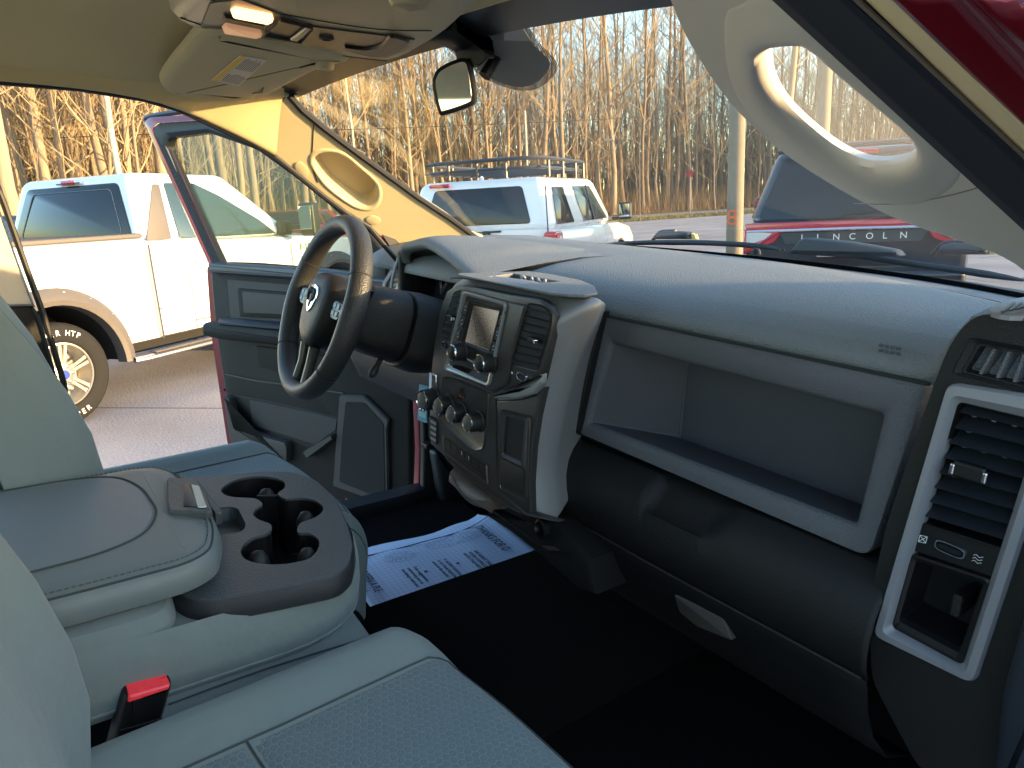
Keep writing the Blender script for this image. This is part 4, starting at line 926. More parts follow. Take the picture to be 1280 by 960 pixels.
# ================================================================ SEATS
def bump_(t, k=2.0): return max(0.0, 1-abs(t)**k)
def seat(xc, label_c, label_b, hw=.275, yfront=.445, ztop=1.0, rf=.055):
    st = empty('seat', None, None, parent=TR)
    cush = empty  # noqa
    # cushion: grid u across, v front to back, wrapped over the front lip
    nu, nv = 40, 46; rows = []
    def cs_pt(u, v, off=0.0):
        # u -1..1, v 0 front lip bottom .. 1 back
        wd = hw*(1-.10*max(0, (.30-v)/.30)**2.2)
        x = xc+wd*u
        e = abs(u)
        side = .055*(1-max(0, (e-.80)/.20)**2.6) if e > .80 else .055
        bol = .026*math.exp(-((e-.84)/.16)**2)
        dish = -.012*(1-e**2)*min(1, v*2)
        if v < .26:
            a = v/.26*math.pi/2; fy = yfront-rf*(u*u)**1.5
            y = fy-.075*(1-math.sin(a)) * 1.0 if False else fy-.070*(1-math.cos(a))*1.0
            y = fy-.075*(1-math.cos(a)); z = ztop-.055-.10*(1-math.sin(a))
            y = fy-.075*(1-math.cos(a)) if True else y
        else:
            t = (v-.26)/.74; fy = yfront-rf*(u*u)**1.5
            y = fy-.075-t*(fy-.075+.16); z = ztop-.055-.018*t
        z += side*(1 if v > .26 else .3+.7*(v/.26))+bol+dish
        if e > .93: z -= .10*((e-.93)/.07)**1.4; 
        return V((x, y, z+off))
    for i in range(nv+1): rows.append([cs_pt(-1+2*j/nu, i/nv) for j in range(nu+1)])
    c = loft('seat_cushion', rows, M_fabric, st, ang=80); c['label'] = label_c
    # skirt down to the seat box
    sk_ = [cs_pt(-1, i/20) for i in range(21)][::-1]+[cs_pt(-1+2*j/20, 0) for j in range(21)]+[cs_pt(1, i/20) for i in range(21)]
    loft('seat_base', [sk_, [p+V(((p.x-xc)*.0, -.01, -.10)) for p in sk_], [V((xc+(p.x-xc)*.92, p.y-.04, .76)) for p in sk_]], M_black, st)
    # hex insert, a padded panel standing slightly proud
    def ins_(u0, u1, v0, v1, nm):
        R = []
        for i in range(31):
            rr = []
            for j in range(25):
                uu, vv = j/24, i/30
                ed = min(1, min(uu, 1-uu, vv, 1-vv)/.06)
                k_ = .0035*math.sin(ed*math.pi/2)
                u_ = u0+(u1-u0)*uu; sh__ = .05*(2*uu-1)*(1-vv)*(0) 
                rr.append(cs_pt(u_, v0+(v1-v0)*vv, k_))
            R.append(rr)
        return loft('insert_panel', R, M_hex, st, ang=80)
    ins_(-.64, .64, .20, .54, 'front'); ins_(-.64, .64, .552, .98, 'back')
    for u in (-.655, .655): tube('stitched_seam', [cs_pt(u, .19+.8*i/24, .0005) for i in range(25)], .0014, M_stitch, st, sides=5)
    for v in (.193, .546): tube('stitched_seam', [cs_pt(-.65+1.3*i/20, v, .0005) for i in range(21)], .0014, M_stitch, st, sides=5)
    for s in (-1, 1): tube('stitched_seam', [cs_pt(s*(.90+.02*math.sin(i/24*3)), .05+.95*i/24, .0015) for i in range(25)], .0010, M_stitch, st, sides=5)
    return st, cs_pt
ps, pcs = seat(.535, 'grey green passenger cushion with hexagon weave panel', '', hw=.285, yfront=.495)
ps['label'] = 'front passenger seat'
dsn, dcs = seat(-.40, 'grey green driver cushion with pale weave panel', '', hw=.285, yfront=.635, ztop=.945, rf=.07)
dsn['label'] = 'driver seat'
def seatback(st, x0, x1, pts, zt, label, roundr=.07, lean=.28):
    """pts: front outline (y,z) going up"""
    n = len(pts); rows = []
    xc, hw = (x0+x1)/2, (x1-x0)/2
    for i in range(33):
        u = -1+2*i/32; e = abs(u); r = []
        for (y, z, wf) in pts:
            bol = .030*math.exp(-((e-.80)/.15)**2); cut = 0 if e < .88 else -.10*((e-.88)/.12)**2.0
            r.append(V((xc+hw*wf*u, y+bol+cut-.030, z)))
        rows.append(r)
    b = loft('backrest', rows, M_fabric, st, ang=80, label=label)
    # rear shell
    loft('backrest_shell', [[V((p.x, p.y-.10 if 0 < k < 32 else p.y-.02, p.z)) for p in rw_] for k, rw_ in enumerate(rows)], M_fabric, st)
    return b, rows
pb, prow = seatback(ps, .262, .82, [(.035, .96, .93), (.052, 1.02, .97), (.058, 1.08, 1.0), (.050, 1.14, 1.02), (.030, 1.21, 1.03), (.006, 1.27, 1.03), (-.035, 1.36, 1.02), (-.08, 1.46, .98), (-.12, 1.56, .93), (-.15, 1.62, .8)], 1.6, 'grey green passenger backrest at the left edge')
db_, drow = seatback(dsn, -.70, -.135, [(.15, .90, .93), (.152, .98, .95), (.155, 1.05, .98), (.155, 1.12, 1.0), (.145, 1.18, 1.0), (.12, 1.25, 1.0), (.085, 1.32, 1.0), (.05, 1.38, .99), (.0, 1.46, .96), (-.05, 1.56, .92), (-.08, 1.63, .8)], 1.6, 'grey green driver backrest, top edge in sun')
for rw_, st in ((drow, dsn),):
    for k in (28,): tube('stitched_seam', [p+V((.001, .0015, 0)) for p in rw_[k]], .0012, M_stitch, st, sides=5)

for kx in (26, 29):
    pass
# middle seat base under the console
rows = []
for i in range(22):
    y = .13+.27*i/21; e = max(0, (i-17)/4)
    rows.append([V((x, y-.0*e, z-.02*e*e)) for x, z in ((-.24, .90), (-.22, .955), (-.17, .975), (0, .985), (.16, .985), (.215, .975), (.245, .950), (.262, .905), (.268, .86), (.268, .74))])
mc_ = loft('middle_cushion', rows+[[V((x, .405, z-.03)) for x, z in ((-.24, .90), (-.22, .945), (-.17, .955), (0, .96), (.16, .96), (.215, .95), (.24, .93), (.25, .90), (.26, .86), (.26, .74))], [V((x*.98, .41, z)) for x, z in ((-.24, .74),)*1+((-.22, .75), (-.17, .75), (0, .75), (.16, .75), (.215, .75), (.24, .75), (.25, .75), (.26, .75), (.26, .74))]], M_fabric, TR, ang=60, label='middle seat cushion below the folded armrest')
box('seat_gap_filler', (.05, .0, .80), (.46, .40, .12), M_black, TR)  # black filler box gives the gap beside the console its darkness
tube('stitched_seam', cm([V((.222, .14, .976)), V((.222, .25, .976)), V((.222, .38, .968))], 4, False), .0012, M_stitch, mc_, sides=5)

# ================================================================ FOLD-DOWN CONSOLE
FC = empty('folded_armrest_console', None, None, parent=TR); FC['label'] = 'grey armrest console folded down between the seats'
co_ = [V((x, y, 1.0)) for x, y in [(-.175, -.25), (-.175, .35), (-.150, .41), (-.08, .445), (.04, .443), (.12, .425), (.175, .395), (.208, .355), (.222, .30), (.215, .10), (.205, -.25)]]
slab('console_body', rnd(co_, .04, 5), [(.012, -.03), (.0, -.015), (-.004, .01), (-.003, .035), (.0, .055), (.004, .065)], M_fabric, FC, toward=V((0, .2, 3)), cap=False, label='cloth side of the console')
slab('body_top', rnd([V((x, y, 1.045)) for x, y in [(-.168, -.25), (-.168, .27), (.205, .27), (.213, .10), (.203, -.25)]], .01, 2), [(0, 0), (.001, .012)], M_fabric, FC, toward=V((0, .2, 3)))
slab('console_shoulder', rnd([V((x, y, 1.058)) for x, y in [(-.165, -.25), (-.160, .17), (.16, .17), (.210, .155), (.212, .10), (.203, -.25)]], .03, 4), [(0, 0), (.002, .012), (.008, .024), (.02, .029)], M_fabric, FC, toward=V((0, .2, 3)))
tube('body_piping', [p+V((0, 0, -.012)) for p in inset(rnd(co_, .04, 5), V((0, 0, -1)) if newell(co_).z < 0 else V((0, 0, 1)), -.001)], .0018, M_fabric, FC, sides=6, closed=True)
tz = 1.083
tro = CL([(150, 700), (150, 590), (243, 597), (330, 589), (366, 590), (395, 600), (418, 622), (434, 655), (441, 682), (436, 705), (420, 719), (330, 737), (262, 750), (236, 747), (214, 733)], z=tz)
clv = zoomed([(350, 235), (400, 195), (480, 168), (580, 160), (680, 176), (714, 200), (708, 230), (674, 258), (715, 288), (800, 283), (880, 296), (930, 332), (922, 368), (880, 398), (806, 425), (786, 455), (790, 482), (850, 485), (905, 520), (905, 570), (860, 625), (780, 650), (690, 663), (580, 660), (500, 640), (465, 605), (470, 560), (530, 510), (600, 492), (636, 465), (630, 432), (570, 410), (535, 382), (545, 350), (585, 325), (570, 300), (530, 285), (430, 280), (370, 265)], 4.571, 200, 560)
clv = cm(CL(clv, z=tz), 3)
ctr = zoomed([(296, 345), (400, 333), (445, 345), (488, 430), (486, 455), (465, 475), (325, 503), (300, 420)], 4.571, 200, 560)
ctr = rnd(CL(ctr, z=tz), .006, 3)
ctp = mat('cup tray plastic', (.066, .078, .084), .45, bump=(420, .35, 'voronoi'), var=(6, .08))
tray = holed('cup_tray', rnd(tro, .012, 3), [clv, ctr], .006, ctp, FC, toward=V((0, .2, 3)), bevel=.0025, label='dark plastic cup tray with a clover opening')
trn = rnd(tro, .012, 3)
up_n = V((0, 0, 1)) if newell(trn).z > 0 else V((0, 0, -1))
ring('tray_skirt', trn, [p+V((0, 0, 0)) for p in inset(trn, up_n, -.0035)], [(0, -.003), (1, -.008), (1.2, -.022), (.9, -.030)], mat('tray skirt plastic', (.022, .024, .028), .5, bump=(900, .3, 'voronoi')), FC, toward=V((0, .2, 3)))
ring('cup_well', clv, [p+V((0, 0, -.095)) for p in clv], [(0, -.004), (1, 0)], M_black, FC, toward=V((0, .2, 3)), ang=60)
slab('cup_floor', [p+V((0, 0, -.096)) for p in clv], [(0, 0), (.0005, .0)], mat('cup floor plastic', (.02, .022, .026), .35), FC, toward=V((0, .2, 3)))
ring('tray_well', ctr, [p+V((0, 0, -.022)) for p in inset(ctr, V((0, 0, 1)) if newell(ctr).z > 0 else V((0, 0, -1)), .003)], [(0, -.004), (1, 0)], ctp, FC, toward=V((0, .2, 3)))
slab('tray_well_floor', [p+V((0, 0, -.0225)) for p in ctr], [(0, 0), (.0005, 0)], ctp, FC, toward=V((0, .2, 3)))
for px, r in (((333, 622), .016), ((382, 651), .015), ((323, 702), .016), ((384, 698), .015)):
    o = C(*px, z=tz-.018)
    lathe('cup_gripper', [(.0, .016), (r*.5, .013), (r*.85, .004), (r, -.012), (r, -.045)], o, (0, 0, 1), M_rubber, FC, n=20)
box('cup_divider', C(350, 640, z=1.045), (.006, .07, .06), M_black, FC, bevel=.002, rot=Matrix.Rotation(-.5, 3, 'Z'))
# lid
lo_ = [V((x, y, 1.095)) for x, y in [(-.150, -.26), (-.152, .19), (-.140, .222), (-.10, .243), (.02, .248), (.12, .236), (.178, .215), (.198, .180), (.200, .06), (.190, -.26)]]
lid = slab('armrest_lid', rnd(lo_, .05, 5), [(.006, -.004), (.0, .0), (-.003, .012), (.0, .024), (.004, .030), (.012, .036), (.022, .0385), (.034, .040)], M_vinyl, FC, toward=V((0, .2, 3)), back=True, label='padded grey vinyl armrest lid')
tube('stitched_seam', [p+V((0, 0, .0325)) for p in inset(rnd(lo_, .05, 5), V((0, 0, 1)) if newell(lo_).z > 0 else V((0, 0, -1)), .007)], .0016, M_stitch, lid, sides=5, closed=True)
pn_ = rnd([V((x, y, 1.1345)) for x, y in [(-.128, -.26), (-.128, .10), (-.110, .158), (-.05, .178), (.05, .178), (.105, .150), (.128, .10), (.135, .0), (.138, -.26)]], .03, 5)
slab('lid_panel', pn_, [(0, -.004), (0, .0), (.002, .002), (.01, .0028)], M_vgrain, lid, toward=V((0, .2, 3)))
tube('stitched_seam', [p+V((0, 0, .001)) for p in inset(pn_, V((0, 0, 1)) if newell(pn_).z > 0 else V((0, 0, -1)), -.003)], .0016, M_stitch, lid, sides=5, closed=True)
vs_, fs_ = [], []
lp = inset(rnd(lo_, .05, 5), V((0, 0, 1)) if newell(lo_).z > 0 else V((0, 0, -1)), .0125)
for a_, b_ in zip(lp, lp[1:]):
    L_ = (b_-a_).length; n_ = max(1, int(L_/.0062))
    for k in range(n_):
        p0 = a_.lerp(b_, (k+.15)/n_)+V((0, 0, .0372)); p1 = a_.lerp(b_, (k+.85)/n_)+V((0, 0, .0372)); tube_data([p0, p1], .0009, 4, vs_, fs_)
s_ = mk('lid_stitches', vs_, fs_, mat('light stitching', (.10, .115, .115), .8), lid); s_['kind'] = 'stuff'
lt = rnd(CL([(209, 600), (214, 599), (246, 601), (258, 618), (266, 641), (258, 643), (213, 641), (209, 630)], z=1.139), .004, 3)
la = slab('lid_latch', lt, [(0, -.006), (0, .001), (.002, .0035), (.004, .0035)], ctp, lid, toward=V((0, .2, 3)))
slab('latch_recess', rnd(CL([(229, 604), (240, 606), (248, 634), (228, 633)], z=1.143), .003, 3), [(0, 0), (.0008, .0005)], mat('latch shadow plastic', (.02, .022, .028), .4), la, toward=V((0, .2, 3)))
slab('latch_badge', rnd(CL([(239, 606), (249, 608), (259, 634), (250, 635), (247, 634)], z=1.1436), .0015, 3), [(0, 0), (.0004, .001)], mat('pale metal badge', (.42, .50, .50), .3, .7, bump=(500, .5, 'noise')), la, toward=V((0, .2, 3)))
la2 = slab('latch_tongue', rnd([V((x, .252, z)) for x, z in [(-.075, 1.119), (.045, 1.115), (.040, 1.092), (-.07, 1.094)]], .004, 3), rprof(.01, .003), ctp, lid, toward=V((0, 3, 1)))

# seat belt buckle ---------------------------------------------------------------
bx = C(186, 868, x=.235); ud = (C(186, 868, x=.235)-C(166, 950, x=.225)).normalized()
bk_ = slab('belt_buckle', rnd([bx+V((0, a, 0))+ud*b for a, b in [(-.024, .008), (.024, .004), (.022, -.065), (.020, -.17), (-.026, -.17), (-.026, -.065)]], .006, 4), [(0, -.022), (-.001, -.012), (0, -.004), (.004, 0), (.008, .001)], M_black, TR, back=True, label='black seat belt buckle with red button')
slab('buckle_button', rnd([bx+V((.0012, a, 0))+ud*b for a, b in [(-.021, .009), (.021, .005), (.020, -.001), (-.021, .000)]], .002, 3), [(0, -.018), (0, .0), (.002, .002)], M_redb, bk_)
tube('buckle_line', [bx+V((.0015, -.022, 0))+ud*-.035, bx+V((.0015, .021, 0))+ud*-.040], .0012, M_seam, bk_, sides=5)
lathe('belt_anchor', [(.014, .0), (.014, .004), (.009, .006), (.0, .006)], C(168, 945, x=.25), (1, 0, .2), M_black, TR, n=18)
tube('buckle_strap', [bx+V((-.012, -.02, 0))+ud*-.07, bx+V((-.02, -.045, -.04))+ud*-.08, bx+V((-.02, -.08, -.08))+ud*-.10], .010, M_belt, TR, flat=.2, up=(1, 0, 0))

# ================================================================ PAPER FLOOR MAT
ppl = [C(447, 688, z=.632), C(601, 641, z=.632), C(690, 700, z=.632), C(462, 800, z=.632)]
pe0 = [C(a, b, z=.632) for a, b in [(425, 708), (434, 696), (440, 690), (480, 681), (530, 668), (560, 660), (585, 650), (606, 638)]]
dx = V((.36, -.038, 0)); rows = []
for i, p in enumerate(cm(pe0, 3, False)):
    lift = .004*math.sin(i*.9)+.012*max(0, (p.y-1.12)/.1)
    rows.append([p+dx*t+V((0, 0, lift*(1-t))) for t in (0, .25, .5, .75, 1)])
PO = C(440, 690, z=.632)
mp_ = mat('printed paper', (.50, .58, .78), .8)
n = N(mp_); pr = mp_.node_tree.nodes['Principled BSDF']; tc = n.new('ShaderNodeTexCoord'); sx = n.new('ShaderNodeSeparateXYZ'); n.lk(tc.outputs['Object'], sx.inputs[0])
ph = math.atan2(dx.y, dx.x)
ax_ = n.math('ADD', n.math('MULTIPLY', sx.outputs[0], math.cos(ph)), n.math('MULTIPLY', sx.outputs[1], math.sin(ph)))       # across the mat
ay_ = n.math('ADD', n.math('MULTIPLY', sx.outputs[0], -math.sin(ph)), n.math('MULTIPLY', sx.outputs[1], math.cos(ph)))      # along the mat
def line(v, per, wd): return n.math('LESS_THAN', n.math('FLOORED_MODULO', v, per), wd)
grid = n.math('MAXIMUM', line(ax_, .0135, .0008), line(ay_, .0135, .0008))
grid = n.math('MULTIPLY', grid, n.math('GREATER_THAN', n.math('ADD', ax_, n.math('MULTIPLY', ay_, .14)), .042))
def ell(cx, cy, ra, rb):
    return n.math('LESS_THAN', n.math('ADD', n.math('POWER', n.math('DIVIDE', n.math('SUBTRACT', ax_, cx), ra), 2), n.math('POWER', n.math('DIVIDE', n.math('SUBTRACT', ay_, cy), rb), 2)), 1)
feet = n.math('MAXIMUM', ell(.085, .10, .030, .045), ell(.060, .27, .032, .09))
nz = n.new('ShaderNodeTexVoronoi'); nz.inputs['Scale'].default_value = 330; n.lk(tc.outputs['Object'], nz.inputs[0])
spk = n.math('MULTIPLY', feet, n.math('LESS_THAN', nz.outputs['Distance'], .42))
mx1 = n.new('ShaderNodeMix', data_type='RGBA'); mx1.inputs[6].default_value = (.50, .58, .78, 1); mx1.inputs[7].default_value = (.22, .28, .42, 1); n.lk(grid, mx1.inputs[0])
mx2 = n.new('ShaderNodeMix', data_type='RGBA'); n.lk(mx1.outputs[2], mx2.inputs[6]); mx2.inputs[7].default_value = (.20, .24, .36, 1); n.lk(spk, mx2.inputs[0]); n.lk(mx2.outputs[2], pr.inputs['Base Color'])
PM = empty('paper_floor_mat', 'white printed paper mat lying on the driver side carpet', 'floor mat', mw=CAR @ Matrix.Translation(PO))
loft('mat_sheet', [[p-PO for p in r] for r in rows], mp_, PM, solid=.0008)
ink = mat('black ink', (.02, .02, .03), .7)
ex, ey = V((math.cos(ph), math.sin(ph), 0)), V((-math.sin(ph), math.cos(ph), 0))
cr_ = cm(pe0, 3, False)
tube('mat_border', [p-PO+dx*.115+V((0, 0, .0022+.009*max(0, (p.y-1.12)/.1))) for p in cr_], .0014, ink, PM, sides=4)
def mt(s, ax0, ay0, size, st=.62): text('mat_lettering', s, size, ex*ax0+ey*ay0+V((0, 0, .0035)), ex, ey, ink, PM, .0002, stretch=st)
mt('THANKS FOR O', .022, .352, .038, .60)
mt('IT HAS BEEN A PLE', .070, -.022, .030, .60); mt('TO SERVE YOU', .085, -.053, .030, .60)
for k, s in enumerate(('WE WANT THAT', 'YOUR COMPLETE', 'WITH THIS VISIT')): mt(s, .146, .280-.016*k, .0155, .8)
for k, s in enumerate(('A satisfied customer', 'is our most important', 'asset in the world')): mt(s, .150, .190-.016*k, .0145, .8)
for k, s in enumerate(('Your suggestions', 'concerning our se', 'are always welcome')): mt(s, .150, .105-.016*k, .0145, .8)
for ay0 in (.215, .125): lathe('mat_dot', [(.0045, 0), (.004, .0008), (0, .0009)], ex*.185+ey*ay0+V((0, 0, .0025)), (0, 0, 1), ink, PM, n=10)

# ================================================================ OPEN DRIVER DOOR
DA = math.radians(65); DH = V((-.88, 1.22, 0)); DU = V((-math.sin(DA), -math.cos(DA), 0)); DN = V((math.cos(DA), -math.sin(DA), 0))
def D(px, py, off=0.0): return C(px, py, pl=(DH+DN*off, DN))
def DL(pts, off=0.0): return [D(a, b, off) for a, b in pts]
DO = empty('driver_door', None, None, parent=TR); DO['label'] = 'driver door standing wide open, red frame, charcoal panel'
M_door = mat('door card plastic', (.013, .0118, .011), .6, spec=.25, bump=(620, .4, 'voronoi'), var=(5, .06))
M_doorl = mat('door card pale plastic', (.034, .032, .030), .5, bump=(620, .4, 'voronoi'), var=(5, .06))
fo = [(182, 153), (188, 147), (262, 142), (330, 163), (402, 214), (474, 282), (512, 345), (264, 334)]
f1 = [(191, 162), (200, 154), (262, 150), (327, 170), (398, 221), (466, 288), (500, 345), (268, 334)]
fi = [(209, 185), (212, 172), (262, 166), (322, 187), (390, 236), (450, 290), (478, 345), (279, 334)]
def rl(p, off, r=.012): return rnd(DL(p, off), r, 3)
ring('window_frame', rl(fo, -.03), rl(f1, -.02), [(0, -.03), (0, .006), (.5, .010), (1, .008)], M_red, DO, label='deep red painted window frame')
ring('frame_seal', rl(f1, -.02), rl(fi, -.02), [(0, .004), (.15, .010), (.5, .006), (.7, .010), (1, .002), (1, -.03)], M_rubber, DO)
tube('drip_rail', [p for p in cm(DL([(182, 152), (190, 145), (262, 138), (332, 158), (404, 208), (476, 276)], -.045), 3, False)], .010, mat('slate window rail', (.035, .045, .065), .35), DO, sides=8)
tube('frame_lining', DL([(207, 182), (240, 258), (274, 334)], -.018), .0028, mat('tan lining', (.35, .28, .20), .6), DO, sides=6)
tube('frame_lining', DL([(213, 184), (246, 262), (279, 334)], -.022), .0014, M_red, DO, sides=6)
dgl = slab('door_glass', rl(fi, -.04), [(0, 0), (0, .003)], M_dglass, DO, back=True, label='tinted driver door window')
# inner card
do = [(264, 329), (300, 330), (400, 338), (470, 345), (500, 352), (516, 400), (516, 640), (430, 628), (400, 612), (330, 585), (300, 568), (294, 552), (288, 520), (280, 468), (273, 425), (270, 400)]
card = slab('door_card', rnd(DL(do, 0), .014, 3), [(0, -.085), (.0, -.03), (0, .0), (.005, .008), (.014, .012)], M_door, DO, label='charcoal inner door panel')
sill = slab('window_sill', rnd(DL([(264, 328), (400, 336), (500, 350), (500, 363), (400, 350), (266, 341)], .01), .008, 3), [(0, -.02), (0, .012), (.006, .020), (.012, .021)], mat('blue grey sill', (.06, .068, .082), .4), card)
r1 = ring('card_recess', rl([(282, 347), (458, 362), (458, 412), (287, 404)], .012, .01), rl([(289, 354), (450, 368), (450, 406), (292, 398)], .012, .008), [(0, 0), (.2, .002), (1, -.0)], M_door, card)
slab('recess_floor', rl([(284, 349), (456, 364), (456, 410), (288, 402)], .0125, .008), [(0, 0), (.001, .0012)], mat('dark recess', (.02, .02, .022), .5, bump=(600, .3, 'voronoi')), card)
slab('card_inset', rl([(298, 360), (440, 372), (440, 402), (301, 396)], .014, .008), [(0, 0), (.002, .006), (.006, .007)], M_door, card)
slab('inset_pad', rl([(303, 364), (432, 375), (432, 396), (305, 391)], .0205, .005), [(0, 0), (.001, .002), (.003, .0022)], M_doorl, card)
# armrest
ar = DL([(270, 401), (300, 402), (360, 408), (460, 420), (460, 438), (360, 428), (290, 421), (271, 417)], .012)
slab('door_armrest', rnd(ar, .012, 4), [(0, 0), (-.002, .035), (.0, .055), (.006, .066), (.014, .070)], M_door, DO, label='door armrest with window switch')
tp = [D(272, 403, .080), D(355, 410, .080), D(450, 420, .080), D(450, 412, .02), D(355, 403, .02), D(276, 397, .02)]
slab('armrest_top', rnd(tp, .01, 3), [(0, -.006), (0, .001), (.003, .003)], mat('armrest top plastic', (.03, .033, .042), .4), DO, toward=V((0, .5, 4)))
sw = [D(314, 407.5, .072), D(350, 411, .072), D(346, 406.5, .04), D(318, 403.5, .04)]
slab('window_switch', rnd(sw, .004, 3), [(0, 0), (.002, .005), (.004, .005)], M_black, DO, toward=V((0, .5, 4)))
# lower card reliefs
slab('card_inset', rl([(320, 432), (338, 434), (420, 446), (420, 468), (345, 464), (324, 458)], .012, .012), [(0, 0), (.002, .005), (.008, .006)], M_door, card)
tube('card_crease_highlight', DL([(282, 468), (320, 476), (380, 484), (430, 492)], .013), .004, M_doorl, card, sides=8)  # paler tube draws the highlight along the crease
# pocket
po = [(293, 494), (330, 500), (400, 516), (424, 522), (421, 540), (391, 562), (366, 552), (300, 532)]
pk1 = rl(po, .0125, .008); slab('pocket_void', pk1, [(0, 0), (.001, .0008)], M_black, card)
slab('pocket_inner', rl([(312, 500), (400, 518), (422, 524), (420, 538), (395, 556), (316, 532)], .014, .006), [(0, 0), (.002, .002)], mat('dark recess', (.02, .02, .022), .5), card)
slab('pocket_lip', rnd(DL([(287, 493), (294, 496), (301, 532), (363, 550), (366, 556), (366, 575), (330, 578), (300, 562), (294, 545)], .012), .006, 3), [(0, 0), (0, .022), (.004, .030), (.008, .031)], M_doorl, card, label='map pocket front')
slab('pocket_lip', rnd(DL([(386, 562), (422, 540), (424, 546), (392, 570)], .012), .004, 3), [(0, 0), (0, .03), (.003, .036)], M_doorl, card)
# speaker end
se = DL([(427, 496), (430, 492), (458, 493), (474, 508), (490, 524), (488, 535), (489, 622), (470, 624), (419, 606), (424, 540)], .012)
slab('speaker_panel', rnd(se, .008, 3), [(0, 0), (0, .012), (.005, .018), (.009, .018)], M_doorl, card)
slab('speaker_grille', rnd(DL([(432, 502), (456, 503), (480, 530), (482, 618), (468, 620), (424, 602), (428, 540)], .030), .01, 3), [(0, 0), (.002, .002)], mat('black speaker mesh', (.010, .010, .011), .8, bump=(900, .6, 'voronoi')), card, label='black speaker mesh low on the open door')
# sail panel with tweeter
slab('sail_panel', rnd(DL([(446, 288), (462, 292), (486, 322), (500, 352), (505, 375), (462, 372), (448, 340)], .008), .008, 3), [(0, -.02), (0, .004), (.004, .008)], M_door, DO)
slab('tweeter', cm(DL([(460, 352), (468, 330), (478, 327), (484, 345), (480, 368), (466, 370)], .018), 3), [(0, -.004), (0, .002), (.004, .004)], M_black, DO)
# outer red skin of the door
slab('door_skin', rnd(DL([(262, 332), (500, 350), (520, 400), (522, 655), (446, 634), (300, 575), (288, 555), (268, 420)], -.10), .02, 3), [(.01, -.03), (0, -.02), (0, .014)], M_red, DO, back=True, label='deep red outer skin of the open door')
tube('door_bottom_seal', DL([(300, 572), (360, 596), (430, 632), (470, 648)], -.03), .007, M_rubber, DO)
lathe('door_bumper', [(.006, 0), (.006, .01), (.0, .012)], D(281.5, 487, -.03), tuple(DU), M_black, DO, n=12)
PD = copy_tree(DO, TR); PD.scale = (-1, 1, 1); PD['label'] = 'passenger door standing open behind the photographer'
# front fender edge and mirror-side body seen between door and pillar
jf = [C(a, b, x=-.80) for a, b in [(430, 262), (455, 280), (478, 302), (494, 326), (500, 345)]]
jf2 = [C(a, b, x=-.80) for a, b in [(444, 262), (466, 278), (488, 300), (503, 318), (510, 345)]]
loft('jamb_paint', [[a, (a+b)/2+V((.006, -.006, 0)), b] for a, b in zip(jf, jf2)], M_red, TR, solid=.004)
slab('cowl_side', CL([(466, 276), (486, 290), (502, 306), (512, 330), (505, 340), (490, 312)], x=-.79), [(0, -.01), (.001, 0)], mat('navy black seal rubber', (.012, .014, .022), .6), TR)

# ================================================================ COWL, WIPERS AND HOOD OUTSIDE THE GLASS
def wsb(t, dy=0.0, z=1.43): return V((.82*t, 1.60-.40*abs(t)**2.4+dy, z))
loft('cowl_panel', [[wsb(t, .0, 1.405), wsb(t, .05, 1.425), wsb(t, .14, 1.41), wsb(t, .20, 1.385)] for t in [-1+i/12 for i in range(25)]], M_black, TR)
for pts in ([(720, 311), (740, 304), (790, 299), (860, 298), (930, 301), (975, 307)], [(1010, 305), (1040, 309), (1120, 322), (1200, 333), (1280, 346)]):
    P3 = [C(a, b+5, y=1.62) for a, b in pts]
    wp_ = tube('wiper_blade', cm(P3, 3, False), [.007*min(1, .25+.4*i, .25+.4*(3*len(P3)-3-i)) for i in range(3*len(P3)-2)], M_rubber, TR, sides=8)
    tube('wiper_arm', [p+V((0, .02, -.001)) for p in cm(P3[2:], 3, False)], [.007*min(1, .25+.4*i, .25+.4*(3*len(P3[2:])-3-i)) for i in range(3*len(P3[2:])-2)], M_black, wp_, sides=6)
cw = CL([(986, 317), (1000, 300), (1006, 297), (1060, 302), (1118, 312), (1126, 320), (1060, 322)], y=1.58)
slab('wiper_cover', rnd(cw, .006, 3), [(0, -.03), (0, 0), (.004, .006), (.008, .006)], mat('faded black plastic', (.035, .042, .050), .5), TR, label='faded black wiper pivot cover')
for ox, oy, sc in ((0, 0, 1), (349, 19, 1.45)):
    f = lambda a, b: ((a-815)*sc+815+ox, (b-299)*sc+299+oy) if ox else (a, b)
    nz_ = plate('washer_nozzle', rnd(CL([f(828, 291), f(836, 289), f(862, 289), f(869, 292), f(868, 299), f(826, 299)], y=1.72), .004, 3), .035, mat('faded black plastic', (.035, .042, .050), .5), TR, r=.008, label='washer nozzle on the cowl')
    tube('nozzle_bracket', CL([f(816, 300), f(824, 291), f(828, 289.5), f(845, 289)], y=1.71), .006, M_black, nz_, sides=6)
    slab('nozzle_end', CL([f(864, 291), f(869, 293), f(871, 299), f(865, 299)], y=1.70), [(0, -.01), (.001, .002)], mat('brass yellow end', (.65, .50, .15), .4), nz_)
rows = []
for i in range(15):
    t = -1+2*i/14; rows.append([V((.86*t, 1.70-.20*abs(t)**2.4, 1.365-.06*t*t)), V((.87*t, 1.95, 1.375-.06*t*t)), V((.87*t, 2.4, 1.345-.07*t*t)), V((.84*t, 2.8, 1.27-.08*t*t)), V((.80*t, 2.92, 1.12-.05*t*t)), V((.80*t, 2.95, .6))])
loft('hood', rows, M_red, TR, sub=1, solid=.01, label='deep red hood beyond the windscreen')
for s in (-1, 1):
    loft('fender', [[V((.80*s, y, 1.33)), V((.95*s, y, 1.25)), V((1.0*s, y, 1.05)), V((.99*s, y, .55))] for y in (1.30, 1.7, 2.2, 2.7, 2.9)], M_red, TR, solid=.01)

